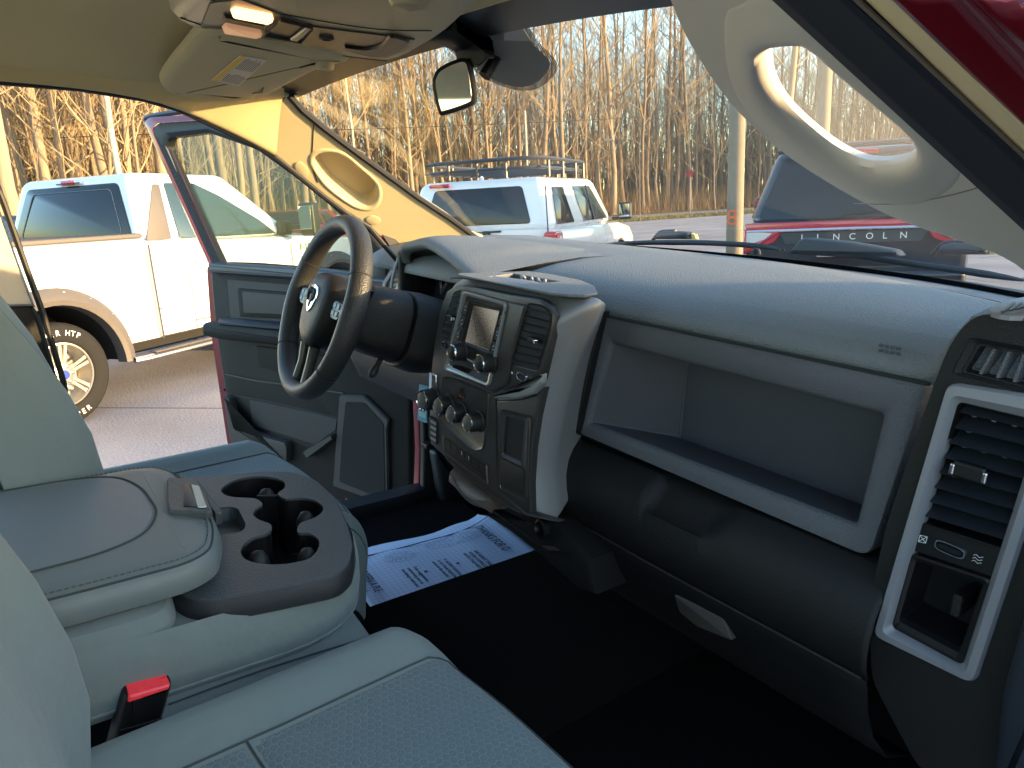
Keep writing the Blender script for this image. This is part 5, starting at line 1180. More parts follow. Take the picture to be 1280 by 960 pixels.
# ================================================================ THE LOT OUTSIDE (level world frame)
def ground_mat():
    m = mat('worn asphalt', (.155, .135, .13), .9); n = N(m); p = m.node_tree.nodes['Principled BSDF']
    tc = n.new('ShaderNodeTexCoord')
    a = n.new('ShaderNodeTexNoise'); a.inputs['Scale'].default_value = .55; a.inputs['Detail'].default_value = 8; n.lk(tc.outputs['Object'], a.inputs['Vector'])
    b = n.new('ShaderNodeTexNoise'); b.inputs['Scale'].default_value = 45; b.inputs['Detail'].default_value = 4; n.lk(tc.outputs['Object'], b.inputs['Vector'])
    v = n.new('ShaderNodeTexVoronoi', feature='DISTANCE_TO_EDGE'); v.inputs['Scale'].default_value = .35; n.lk(tc.outputs['Object'], v.inputs['Vector'])
    f = n.math('ADD', n.math('MULTIPLY', a.outputs['Fac'], .7), n.math('MULTIPLY', b.outputs['Fac'], .35))
    cr = n.new('ShaderNodeValToRGB'); e = cr.color_ramp.elements; e[0].position = .33; e[0].color = (.20, .175, .172, 1); e[1].position = .72; e[1].color = (.40, .36, .355, 1)
    n.lk(f, cr.inputs[0])
    ck = n.math('LESS_THAN', v.outputs['Distance'], .006)
    mx = n.new('ShaderNodeMix', data_type='RGBA'); n.lk(n.math('MULTIPLY', ck, .6), mx.inputs[0]); n.lk(cr.outputs[0], mx.inputs[6]); mx.inputs[7].default_value = (.05, .045, .045, 1)
    n.lk(mx.outputs[2], p.inputs['Base Color'])
    bp_ = n.new('ShaderNodeBump'); bp_.inputs['Strength'].default_value = .35; bp_.inputs['Distance'].default_value = .01; n.lk(b.outputs['Fac'], bp_.inputs['Height']); n.lk(bp_.outputs[0], p.inputs['Normal'])
    return m
S_ = dict(kind='structure')
gx = [-1200, -200, -60, -20, 0, 20, 60, 200, 1200]
mk('ground', [V((x, y, 0)) for y in gx for x in gx], [(i*9+j, i*9+j+1, i*9+j+10, i*9+j+9) for i in range(8) for j in range(8)], ground_mat(), kind='structure')
RU, RN = V((.250, .968, 0)), V((-.968, .250, 0))          # road direction and the way towards the wood
def strip(name, n0, n1, z, m, kind='structure', label=None):
    a = [RN*n0+RU*-400, RN*n0+RU*300, RN*n1+RU*300, RN*n1+RU*-400]
    return mk(name, [p+V((0, 0, z)) for p in a], [(0, 1, 2, 3)], m, kind=kind, label=label)
M_grass = mat('winter grass ground', (.11, .095, .035), 1.0, var=(.8, .45), spec=.1)
M_leaf = mat('leaf litter', (.17, .10, .045), 1.0, var=(2.5, .5), spec=.1)
strip('grass_verge', 41, 49, .004, M_grass)
strip('road', 49, 56.5, .008, mat('pale road asphalt', (.20, .19, .18), .85, var=(.6, .15)))
strip('verge_far', 56.5, 59, .012, M_grass)
strip('wood_floor', 58.5, 400, .016, M_leaf)
# worn line marks and a tyre mark on the lot
M_tyrem = mat('tyre mark', (.20, .178, .172), .9, var=(6, .4))
tm = [G(a, b, z=.004) for a, b in [(142, 470), (150, 505), (157, 540), (150, 580)]]
tmr = [G(a, b, z=.004) for a, b in [(152, 470), (164, 505), (173, 545), (170, 580)]]
if 0: loft('tyre_mark', [[a, b] for a, b in zip(cm(tm, 4, False), cm(tmr, 4, False))], M_tyrem, kind='structure')

# ---------------- vehicles
M_wpaint = mat('white car paint', (.74, .75, .76), .28, coat=1.0, var=(1.5, .02))
M_bpaint = mat('black car paint', (.012, .013, .016), .22, coat=1.0)
M_spaint = mat('silver blue car paint', (.42, .47, .52), .25, .5, coat=1.0)
M_vglass = mat('dark car window', (.012, .015, .018), .05, spec=.5)
M_vglass2 = mat('blue green car window', (.03, .055, .065), .05, spec=.6)
M_tyre = mat('tyre rubber', (.016, .016, .016), .85, spec=.2, bump=(60, .3, 'noise'))
M_alloy = mat('alloy rim', (.55, .52, .46), .28, .85)
M_flare = mat('grey brown plastic flare', (.085, .075, .068), .6, bump=(300, .2, 'noise'))
M_lampr = mat('red lamp lens', (.45, .01, .02), .15, coat=1.0)
M_lampw = mat('clear lamp lens', (.6, .6, .58), .12, coat=1.0)
M_under = mat('dark underbody', (.008, .008, .008), .9)

def heading(loc, h):
    """h: degrees to the left of +y; x right, y forward"""
    return Matrix.Translation(V(loc)) @ Matrix.Rotation(math.radians(h), 4, 'Z')
def wheel(par, x, y, r, wd, m_rim=None, spokes=6, sgn=1, detail=True):
    o = V((x, y, r)); ax = V((sgn, 0, 0))
    pr = [(r*.60, -wd), (r*.80, -wd), (r*.97, -wd*.93), (r, -wd*.78), (r, -wd*.22), (r*.97, -wd*.07), (r*.90, .0), (r*.78, .006), (r*.66, .002), (r*.62, -.012), (r*.60, -wd)]
    n = 40; u, w_ = V((0, 1, 0)), ax.cross(V((0, 1, 0))); vs, fs = [], []
    for q, h in pr:
        for s in range(n): a = 2*math.pi*s/n; vs.append(o+ax*h+u*math.cos(a)*q+w_*math.sin(a)*q)
    for i in range(len(pr)-1):
        for s in range(n): a, b = i*n+s, i*n+(s+1) % n; fs.append((a, b, b+n, a+n))
    wh = mk('wheel', vs, fs, M_tyre, par, ang=50)
    lathe('rim', [(r*.62, -.02), (r*.62, -.008), (r*.585, -.006), (r*.56, -.03), (r*.54, -wd*.6), (.02, -wd*.62)], o, tuple(ax), m_rim or M_alloy, wh, n=36)
    if detail:
        sv, sf_ = [], []
        for k in range(spokes):
            for d in (-.10, .10):
                a = 2*math.pi*k/spokes+.35; c0 = a+d*1.9; c1 = a+d
                p = [o+ax*-.018+(u*math.cos(q_)+w_*math.sin(q_))*rr for q_, rr in ((c0-.16, r*.16), (c0+.16, r*.16), (c1+.055, r*.57), (c1-.055, r*.57))]
                q2 = [v+ax*-.03 for v in p]; b = len(sv); sv += p+q2
                sf_ += [(b, b+1, b+2, b+3), (b+1, b+5, b+6, b+2), (b, b+4, b+5, b+1), (b+3, b+2, b+6, b+7), (b, b+3, b+7, b+4)]
        mk('spokes', sv, sf_, m_rim or M_alloy, wh)
        lathe('hub', [(r*.22, -.03), (r*.21, -.012), (r*.13, -.006), (r*.12, .0), (.0, .002)], o, tuple(ax), m_rim or M_alloy, wh, n=24)
    return wh
def side_body(name, par, prof, hw, m, rr=.06, **k):
    """closed side outline (y,z) extruded across the car, edges rounded"""
    lp = [V((-hw, y, z)) for y, z in prof]
    return slab(name, lp, [(rr, 0), (rr*.3, rr*.3), (0, rr), (0, 2*hw-rr), (rr*.3, 2*hw-rr*.3), (rr, 2*hw)], m, par, toward=V((50, 0, 1)), back=True, ang=32, **k)
def hullbox(name, par, b, t, m, bev=.05, seg=4, **k):
    """b, t = (y0, y1, halfwidth rear, halfwidth front, z)"""
    vs = []
    for (y0, y1, wr, wf, z0, z1) in (b, t): vs += [V((-wr, y0, z0)), V((wr, y0, z0)), V((wf, y1, z1)), V((-wf, y1, z1))]
    fs = [(0, 1, 2, 3), (4, 5, 6, 7), (0, 1, 5, 4), (1, 2, 6, 5), (2, 3, 7, 6), (3, 0, 4, 7)]
    return mk(name, vs, fs, m, par, bevel=bev, seg=seg, **k), vs
def pane(name, par, quad, uv, m, off=.004, r=.03, th=.004, toward=None, **k):
    """glass on a face; quad corners bl, br, tr, tl; uv list"""
    a, b, c, d = quad
    P = [(a*(1-u)+b*u)*(1-v)+(d*(1-u)+c*u)*v for u, v in uv]
    nn = newell(P); cen = sum(P, V((0, 0, 0)))/len(P)
    if nn.dot(cen-V((0, cen.y, .6))) < 0 and toward is None: nn = -nn
    if toward is not None and nn.dot(V(toward)-cen) < 0: nn = -nn
    return slab(name, rnd([p+nn*off for p in P], r, 4), [(0, -th), (0, 0), (.004, .002)], m, par, toward=cen+nn*5, **k)
def arch(cy, r, z0, n=9):
    """points of a wheel arch from front to back along the sill"""
    a0 = math.asin(max(-1, min(1, (z0)/r)))
    return [(cy+r*math.cos(a0+(math.pi-2*a0)*i/n), z0*0+r*math.sin(a0+(math.pi-2*a0)*i/n)) for i in range(n+1)]
def arch_at(cy, cz, r, zs, n=12):
    a0 = math.asin((zs-cz)/r)
    return [(cy+r*math.cos(a0+(math.pi-2*a0)*i/n), cz+r*math.sin(a0+(math.pi-2*a0)*i/n)) for i in range(n+1)]

# ---- white pickup beyond the open door --------------------------------------
F = empty('pickup_truck', 'white pickup truck with grey brown wheel flares parked beyond the open driver door', 'truck', mw=heading(FLOC, FHEAD))
hw = 1.0
zr = 1.43
# bed: side outline with rear wheel arch
bed = [(-1.25, .62), (-1.28, zr), (1.00, zr-.005), (1.00, .52)] + arch_at(0, .42, .56, .52, 14)
side_body('bed', F, bed, hw, M_wpaint, .05)
box('bed_rail_cap', (0, -.12, zr+.016), (2*hw-.06, 2.24, .04), M_flare, F, bevel=.012)
cabp = [(1.03, .52), (1.03, 1.40), (3.10, 1.33), (3.35, 1.32), (4.35, 1.24), (4.72, 1.10), (4.80, .85), (4.80, .45), (4.28, .45)] + arch_at(3.70, .42, .56, .52, 14)
cb_ = side_body('cab', F, cabp, hw, M_wpaint, .07, label='white cab and front wings, mostly in shade')
gh_, q = hullbox('roof', F, (1.02, 3.15, .93, .92, 1.38, 1.34), (1.16, 2.32, .74, .72, 2.005, 2.0), M_wpaint, .085, 5)
# rear window, side panes
rq = (q[0], q[1], q[5], q[4])
rg = pane('rear_window', F, rq, [(.055, .04), (.945, .04), (.90, .86), (.10, .86)], M_vglass, .006, .05)
rb_ = [(rq[0]*(1-u)+rq[1]*u)*(1-v)+(rq[3]*(1-u)+rq[2]*u)*v+V((0, -.012, 0)) for u, v in ((.12, .13), (.88, .13), (.84, .78), (.16, .78))]
tube('window_dot_border', rnd(rb_, .05, 4), .003, mat('faint border', (.20, .24, .26), .5), rg, sides=4, closed=True)
tube('brake_lamp_housing', [V((-.16, 1.128, 1.95)), V((.16, 1.128, 1.95))], .024, M_chrome, F, sides=8, flat=.8)
tube('brake_lamp', [V((-.075, 1.115, 1.95)), V((.075, 1.115, 1.95))], .022, M_lampr, F, sides=8)
sq_ = (q[1], q[2], q[6], q[5])
pane('quarter_panel', F, sq_, [(.02, .03), (.155, .03), (.235, .83), (.175, .83)], M_flare, .006, .02)
pane('door_window', F, sq_, [(.20, .03), (.845, .03), (.83, .26), (.70, .66), (.56, .85), (.275, .85)], M_vglass2, .007, .03)
pane('door_window', F, (q[3], q[0], q[4], q[7]), [(.20, .03), (.80, .03), (.72, .85), (.35, .85)], M_vglass2, .006, .03)
pane('windscreen', F, (q[2], q[3], q[7], q[6]), [(.06, .06), (.94, .06), (.92, .9), (.08, .9)], M_vglass2, .006, .04)
# door gaps and handle
M_gap = mat('panel gap', (.05, .05, .055), .8)
for yy, z0, z1 in ((1.42, .55, 1.36), (2.92, .55, 1.33)): tube('door_gap', [V((hw+.001, yy, z0)), V((hw+.001, yy, z1-.1)), V((hw-.03, yy, z1))], .006, M_gap, F, sides=4)
tube('door_gap', [V((hw+.001, 1.42, .62)), V((hw+.001, 2.92, .62))], .006, M_gap, F, sides=4)
tube('bed_gap', [V((hw+.002, 1.015, .52)), V((hw+.002, 1.015, 1.36))], .009, M_gap, F, sides=4)
tube('door_handle', [V((hw+.02, 1.52, 1.16)), V((hw+.035, 1.60, 1.165)), V((hw+.035, 1.72, 1.165)), V((hw+.02, 1.78, 1.16))], .017, M_wpaint, F)
loft('body_crease', [[V((hw-.004, y, .80)), V((hw+.012, y, .79)), V((hw-.004, y, .775))] for y in (1.05, 1.6, 2.4, 3.05)], M_wpaint, F)
# flares with bolts
for cy in (0, 3.70):
    nn_ = 24; ro2, ri2 = .68, .535; rows = []
    for i in range(nn_+1):
        a = math.radians(-2)+(math.pi+math.radians(4))*i/nn_; c_, s__ = math.cos(a), math.sin(a)
        rows.append([V((hw-.03, cy+ri2*c_, .42+ri2*s__)), V((hw+.065, cy+(ri2+.01)*c_, .42+(ri2+.01)*s__)), V((hw+.078, cy+(ri2+.05)*c_, .42+(ri2+.05)*s__)), V((hw+.05, cy+(ro2-.035)*c_, .42+(ro2-.035)*s__)), V((hw+.012, cy+ro2*c_, .42+ro2*s__)), V((hw-.01, cy+ro2*c_, .42+ro2*s__))])
    fl = loft('wheel_flare', rows, M_flare, F, ang=35)
    for k in range(8):
        a = math.radians(18+20.5*k); c_, s__ = math.cos(a), math.sin(a)
        lathe('flare_bolt', [(.013, 0), (.013, .006), (.007, .009), (0, .009)], V((hw+.040, cy+.64*c_, .42+.64*s__)), (1, 0, 0), M_alloy, fl, n=8)
    # dark wheel well
    loft('wheel_well', [[V((x, cy+.54*math.cos(a), .42+.54*math.sin(a))) for x in (hw-.02, .45)] for a in [math.pi*i/12 for i in range(13)]], M_under, F)
    box('wheel_well_back', (.45, cy, .55), (.02, 1.1, 1.0), M_under, F)
for cy in (0, 3.70):
    w1 = wheel(F, hw+.03, cy, .415, .27, spokes=6)
    if cy == 0:
        w1['label'] = 'rear wheel with raised white tyre lettering'
        lathe('cap_badge', [(.038, .0), (.036, .004), (0, .005)], V((hw+.033, cy, .415)), (1, 0, 0), mat('blue badge', (.02, .05, .28), .3), w1, n=20)
        for k in range(6):
            a = 2*math.pi*k/6; lathe('wheel_nut', [(.012, 0), (.012, .02), (0, .022)], V((hw+.012, cy+.072*math.cos(a), .415+.072*math.sin(a))), (1, 0, 0), M_chrome, w1, n=8)
        def arctext(s, a0, dirn, size=.062, rad=.335):
            a = a0
            for ch in s:
                wdt = {'I': .55, ' ': .6, 'M': 1.15, 'W': 1.2}.get(ch, 1.0)*size*.80
                if ch != ' ':
                    am = a-dirn*wdt/2/rad; rad_ = V((0, math.cos(am), math.sin(am))); tan = V((0, math.sin(am), -math.cos(am)))*dirn
                    up_ = rad_*dirn
                    text('tyre_lettering', ch, size, V((hw+.037, 0, .415))+rad_*(rad-dirn*size*.36)-tan*size*.32, tan, up_, M_white, w1, .001)
                a -= dirn*wdt/rad
        arctext('DISCOVERER HTP', math.radians(166), 1)
        arctext('COOPER', math.radians(248), -1)
    wheel(F, -hw-.0, cy, .415, .27, detail=False, sgn=-1)
# running board
tube('running_board', [V((hw+.06, .62, .40)), V((hw+.09, .72, .40)), V((hw+.09, 2.95, .40)), V((hw+.06, 3.05, .40))], .045, mat('dull chrome step', (.42, .42, .44), .28, .85), F, sides=10, flat=.6, up=(0, 0, 1))
box('step_tread', (hw+.085, 1.85, .436), (.085, 2.1, .012), M_flare, F, bevel=.004)
box('chassis', (0, 1.9, .50), (1.5, 5.8, .22), M_under, F, bevel=.03)
# tow mirror
box('mirror_arm', (hw+.10, 2.93, 1.42), (.26, .07, .06), M_black, F, bevel=.02)
box('mirror_foot', (hw-.06, 2.92, 1.42), (.12, .16, .16), M_black, F, bevel=.03)
mh = box('mirror_head', (hw+.27, 2.96, 1.50), (.20, .14, .36), M_black, F, bevel=.035)
box('mirror_glass', (hw+.27, 2.886, 1.52), (.16, .006, .25), mat('mirror silver', (.8, .82, .8), .03, 1.0), mh, bevel=.002)
text('wing_badge', 'F-150', .105, V((hw+.004, 3.07, 1.16)), (0, 1, 0), (0, 0, 1), mat('badge grey', (.25, .26, .27), .3, .6), F, .006)
box('headlamp', (hw-.10, 4.72, 1.02), (.22, .20, .24), M_lampw, F, bevel=.05)
box('front_bumper', (0, 4.82, .62), (1.9, .16, .26), M_chrome, F, bevel=.05)
box('rear_bumper', (0, -1.36, .60), (1.8, .18, .22), M_chrome, F, bevel=.05)
box('tail_lamp', (hw-.05, -1.24, 1.12), (.12, .10, .42), M_lampr, F, bevel=.03)
loft('hood_bulge', [[V((x, y, z+.05*(1-(x/.75)**2)-.02*max(0, (y-3.9)))) for x in (-.75, -.4, 0, .4, .75)] for y, z in ((3.1, 1.335), (3.5, 1.33), (4.0, 1.29), (4.4, 1.235))], M_wpaint, F)

# ---- white off-road wagon with roof rack ----------------------------------------
J = empty('white_wagon', 'white boxy off road wagon with black roof rack seen through the windscreen', 'car', mw=heading(JLOC, JHEAD) @ Matrix.Diagonal((1.10, 1, 1, 1)))
hw = .94
jb = [(0, .55), (0, 1.24), (4.30-.9, 1.20), (4.50-.25, 1.10), (4.50, .95), (4.50, .50), (4.15, .50)] + arch_at(3.60, .40, .50, .50, 12) + [(1.45, .50)] + arch_at(.90, .40, .50, .50, 12)
side_body('body', J, jb, hw, M_wpaint, .08)
_, q = hullbox('roof', J, (.02, 3.15, .91, .90, 1.22, 1.20), (.16, 2.55, .77, .74, 1.86, 1.87), M_wpaint, .11, 6)
rq = (q[0], q[1], q[5], q[4])
pane('rear_window', J, rq, [(.12, .14), (.86, .14), (.83, .84), (.15, .84)], M_vglass, .006, .05)
tube('brake_lamp', [V((-.60, .105, 1.81)), V((-.35, .105, 1.81))], .022, M_lampr, J, sides=8)
tube('rear_wiper', [V((-.05, -.012, 1.22)), V((.30, -.02, 1.23))], .012, M_black, J, sides=6)
box('wiper_motor', (.12, -.02, 1.20), (.09, .06, .08), M_black, J, bevel=.015)
tube('rear_door_gap', [V((.83, .012, 1.75)), V((.85, -.012, 1.2)), V((.85, -.012, .75))], .007, M_gap, J, sides=4)
sq_ = (q[1], q[2], q[6], q[5])
pane('quarter_window', J, sq_, [(.05, .10), (.30, .10), (.27, .80), (.09, .80)], M_vglass, .007, .03)
pane('side_window', J, sq_, [(.46, .10), (.90, .10), (.82, .82), (.46, .82)], M_vglass2, .007, .03)
pane('side_window', J, (q[3], q[0], q[4], q[7]), [(.12, .10), (.88, .10), (.85, .82), (.2, .82)], M_vglass, .007, .03)
tube('window_post', [V((.905, 1.95, 1.28)), V((.80, 1.92, 1.76))], .022, M_black, J, sides=6, flat=.5)
tl = box('tail_lamp', (hw-.05, .05, 1.10), (.16, .30, .22), M_lampr, J, bevel=.04)
lathe('reverse_lens', [(.055, 0), (.05, .01), (0, .014)], V((hw+.032, .06, 1.10)), (1, 0, 0), M_lampw, tl, n=18)
box('mirror_arm', (hw+.05, 3.0, 1.25), (.16, .06, .05), M_black, J, bevel=.015)
box('mirror_head', (hw+.16, 3.0, 1.36), (.20, .12, .26), M_black, J, bevel=.035)
box('mirror_glass', (hw+.16, 2.937, 1.37), (.15, .004, .19), mat('mirror silver', (.8, .82, .8), .03, 1.0), J)
box('rear_bumper', (0, -.08, .62), (1.7, .18, .22), M_black, J, bevel=.05)
lathe('spare_wheel_cover', [(.37, 0), (.37, -.16), (.33, -.19), (0, -.19)], V((-.30, -.02, .98)), (0, 1, 0), M_tyre, J, n=30)
for cy in (.90, 3.60):
    wheel(J, hw+.01, cy, .40, .25); wheel(J, -hw, cy, .40, .25, sgn=-1, detail=False)
    loft('wheel_well', [[V((x, cy+.49*math.cos(a), .40+.49*math.sin(a))) for x in (hw-.02, .45)] for a in [math.pi*i/12 for i in range(13)]], M_under, J)
box('chassis', (0, 2.2, .5), (1.4, 4.2, .2), M_under, J, bevel=.03)
rk = mat('black rack tube', (.03, .03, .032), .4)
def rect_loop(x, y0, y1, z, k=4): return rnd([V((-x, y0, z)), V((x, y0, z)), V((x, y1, z)), V((-x, y1, z))], .35, k)
RK = empty('roof_rack', None, None, parent=J)
tube('rack_rail', rect_loop(.74, .10, 2.35, 2.08), .024, rk, RK, closed=True); tube('rack_rail', rect_loop(.72, .12, 2.33, 1.97), .022, rk, RK, closed=True)
for x, y in [(sx*.73, y) for sx in (-1, 1) for y in (.5, 1.1, 1.7, 2.1)]+[(xx, .11) for xx in (-.35, 0, .35)]+[(xx, 2.34) for xx in (-.3, .3)]:
    tube('rack_post', [V((x, y, 1.86)), V((x, y, 2.08))], .018, rk, RK, sides=6)
for y in [.25+.28*k for k in range(8)]: tube('rack_slat', [V((-.72, y, 1.975)), V((.72, y, 1.975))], .014, rk, RK, sides=6)
lathe('aerial_dome', [(.03, 0), (.025, .03), (0, .05)], V((-.1, .5, 1.87)), (0, 0, 1), M_white, J, n=14)

# ---- dark wagon with full-width red lamp bar ---------------------------------------
L_ = empty('dark_suv', 'black large estate wagon parked ahead, full width red lamp bar and spaced chrome letters', 'car', mw=heading(LLOC, LHEAD))
hw = 1.0
lb = [(0, .60), (-.02, 1.18), (.02, 1.24), (3.6, 1.22), (4.9, 1.12), (5.15, .95), (5.15, .50), (4.75, .50)] + arch_at(4.15, .40, .50, .50, 12) + [(1.65, .50)] + arch_at(1.10, .40, .50, .50, 12)
side_body('body', L_, lb, hw, M_bpaint, .08)
_, q = hullbox('roof', L_, (.02, 3.9, .97, .95, 1.22, 1.20), (.42, 3.0, .74, .72, 1.93, 1.94), M_bpaint, .10, 6)
rq = (q[0], q[1], q[5], q[4])
tint = mat('dusty tailgate glass', (.014, .018, .022), .22, spec=.35, var=(1.6, .35))
pane('tailgate_window', L_, rq, [(.04, .06), (.96, .06), (.93, .90), (.07, .90)], tint, .006, .08, label='dusty tailgate glass')
tube('brake_lamp', [V((-.20, .375, 1.875)), V((0, .365, 1.885)), V((.20, .375, 1.875))], .022, M_lampr, L_, sides=8, label='high red brake lamp')
tube('rear_spoiler', [V((-.72, .36, 1.925)), V((-.4, .30, 1.945)), V((.4, .30, 1.945)), V((.72, .36, 1.925))], .028, M_bpaint, L_, sides=8)
tube('rear_wiper', [V((-.1, .03, 1.28)), V((.35, .06, 1.33))], .012, M_black, L_, sides=6)
for s in (-1, 1):
    tube('roof_rail', [V((.68*s, .6, 1.96)), V((.68*s, .8, 2.0)), V((.68*s, 2.6, 2.0)), V((.68*s, 2.8, 1.96))], .018, M_black, L_, sides=6)
    sq_ = (q[1], q[2], q[6], q[5]) if s > 0 else (q[0], q[3], q[7], q[4])
    for u0, u1 in ((.04, .28), (.31, .56), (.59, .86)): pane('side_window', L_, sq_, [(u0, .08), (u1, .08), (min(u1, .9)-.02, .84), (u0+.03, .84)], M_vglass, .006, .03)
# red bar, chrome strip, letter panel
slab('lamp_bar', rnd([V((x, -.045, z)) for x, z in [(-.99, 1.16), (-.985, 1.235), (.985, 1.235), (.99, 1.16)]], .012, 3), [(0, -.05), (0, 0), (.006, .012), (.012, .014)], M_lampr, L_, toward=V((0, -9, 1)), label='full width red lamp bar')
for s in (-1, 1):
    slab('tail_lamp', rnd([V((s*x, -.04, z)) for x, z in [(1.0, 1.18), (.62, 1.155), (.70, 1.04), (1.0, .92)]], .02, 3), [(0, -.1), (0, 0), (.01, .02), (.02, .024)], M_lampr, L_, toward=V((0, -9, 1)))
    slab('reverse_lens', rnd([V((s*x, -.066, z)) for x, z in [(.97, 1.15), (.72, 1.135), (.80, 1.07), (.97, 1.02)]], .01, 3), [(0, 0), (.002, .004)], M_lampw, L_, toward=V((0, -9, 1)))
tube('chrome_strip', [V((-.97, -.060, 1.155)), V((0, -.070, 1.160)), V((.97, -.060, 1.155))], .016, M_chrome, L_, sides=8)
slab('letter_panel', rnd([V((x, -.025, z)) for x, z in [(-.66, 1.135), (.66, 1.135), (.60, 1.02), (-.60, 1.02)]], .015, 3), [(0, -.02), (0, 0), (.003, .004)], mat('dusty black panel', (.035, .045, .045), .35, var=(5, .3)), L_, toward=V((0, -9, 1)))
for k, ch in enumerate('LINCOLN'): text('tailgate_letter', ch, .085, V((-.455+.145*k, -.033, 1.052)), (1, 0, 0), (0, 0, 1), mat('bright letter metal', (.8, .8, .8), .45, .3), L_, .004)
box('rear_bumper', (0, -.08, .62), (1.95, .20, .30), M_bpaint, L_, bevel=.06)
tube('plate_lamp', [V((-.3, -.06, .9)), V((.3, -.06, .9))], .02, M_chrome, L_, sides=6)
for s in (-1, 1):
    box('mirror_arm', (s*(hw+.03), 3.35, 1.26), (.14, .06, .05), M_bpaint, L_, bevel=.015)
    mh = box('mirror_head', (s*(hw+.17), 3.35, 1.36), (.24, .14, .20), M_bpaint, L_, bevel=.04); box('mirror_glass', (s*(hw+.17), 3.277, 1.36), (.19, .004, .15), mat('mirror silver', (.8, .82, .8), .03, 1.0), mh)
for cy in (1.10, 4.15):
    for s in (-1, 1): wheel(L_, s*(hw-.01), cy, .40, .26, sgn=s, detail=False)
box('chassis', (0, 2.5, .5), (1.5, 4.6, .2), M_under, L_, bevel=.03)

# ---- far cars -----------------------------------------------------------------------
def far_car(name, label, loc, h, paint, L=4.7, W=.90, H=1.45, boxy=False, g=M_vglass, truck=False):
    R_ = empty(name, label, 'car', mw=heading(loc, h)); r = .34; zs = .32
    hb = .92 if not boxy else 1.15
    prof = [(0, .45), (.03, hb), (L*.30, hb+.02), (L*.72, hb), (L*.96, hb-.18), (L, .62), (L, zs), (L*.86+.40, zs)] + arch_at(L*.81, r, r+.07, zs, 8) + [(L*.19+.42, zs)] + arch_at(L*.19, r, r+.07, zs, 8)
    side_body('body', R_, prof, W, paint, .07)
    if boxy: b, t = (.05, L*.74, W*.97, W*.95, hb-.03, hb-.03), (.35, L*.55, W*.8, W*.78, H, H)
    else: b, t = (.35, L*.76, W*.95, W*.93, hb-.03, hb-.03), (1.25, L*.54, W*.72, W*.70, H, H)
    _, q = hullbox('roof', R_, b, t, paint, .07)
    for f_, uvs in (((q[1], q[2], q[6], q[5]), [[(.10, .10), (.48, .10), (.47, .85), (.22, .85)], [(.51, .10), (.88, .10), (.78, .85), (.51, .85)]]), ((q[3], q[0], q[4], q[7]), [[(.12, .10), (.48, .10), (.48, .85), (.2, .85)], [(.52, .10), (.9, .10), (.8, .85), (.52, .85)]]), ((q[0], q[1], q[5], q[4]), [[(.06, .1), (.94, .1), (.9, .9), (.1, .9)]]), ((q[2], q[3], q[7], q[6]), [[(.06, .1), (.94, .1), (.9, .9), (.1, .9)]])):
        for uv in uvs: pane('window', R_, f_, uv, g, .005, .03)
    for y in (L*.19, L*.81):
        for s in (-1, 1): wheel(R_, s*(W-.01), y, r, .2, sgn=s)
    for s in (-1, 1):
        box('headlamp', (s*(W-.17), L-.10, .68), (.30, .20, .12), M_lampw, R_, bevel=.03); box('tail_lamp', (s*(W-.12), .03, .80), (.22, .10, .14), M_lampr, R_, bevel=.02); box('mirror', (s*(W+.06), L*.66, hb+.06), (.14, .10, .12), paint, R_, bevel=.03)
    box('grille', (0, L-.01, .55), (.9, .04, .18), M_black, R_, bevel=.01)
    return R_
far_car('silver_car', 'distant silver blue saloon car on the road before the wood', SLOC, 165.5, M_spaint, L=4.8, H=1.45)
far_car('red_suv', 'dark red car roof showing behind the white pickup mirror', (G(318, 285, z=.9).x, 0, 0) if False else RLOC, 40, M_red, L=4.7, H=1.72, boxy=True)
far_car('dark_car', 'dark grey car at the left edge behind the white pickup', KLOC, 28, mat('dark grey paint', (.03, .033, .04), .25, coat=1.0), L=4.8, H=1.72, boxy=True)

far_car('unseen_shade_car', 'unseen grey car added beyond the passenger side to shade the cab of the red truck', (3.7, .45, 0), 0, mat('dark grey paint', (.03, .033, .04), .25, coat=1.0), L=4.9, H=1.84, boxy=True)  # unseen car, added to shade the seats and lower cab
# ---- poles, sign, lamp ----------------------------------------------------------------
M_pole = mat('weathered pole timber', (.22, .185, .13), .9, bump=(40, .5, 'noise', .01), var=(6, .2))
def pole(name, label, px, py0, dist, r, h, lean=(0, 0), extra=True):
    d = _ray(RW, px, 300); d.z = 0; d.normalize(); o = V((CAM.x, CAM.y, 0))+d*dist
    P_ = empty(name, label, 'pole', mw=Matrix.Translation(o))
    tube('shaft', [V((0, 0, 0)), V((lean[0]*h*.5, lean[1]*h*.5, h*.5)), V((lean[0]*h, lean[1]*h, h))], [r, r*.9, r*.78], M_pole, P_, sides=20)
    return P_, o, d
p1_, o1, d1 = pole('utility_pole', 'square weathered utility pole with an orange painted number, left of the grab handle', 918, 0, 15.5, .165, 9.0)
text('painted_number', '8', .44, -d1*.172+V((d1.y, -d1.x, 0))*-.17+V((0, 0, .92)), (d1.y, -d1.x, 0), (0, 0, 1), mat('orange paint', (.62, .13, .03), .6), p1_, .008)
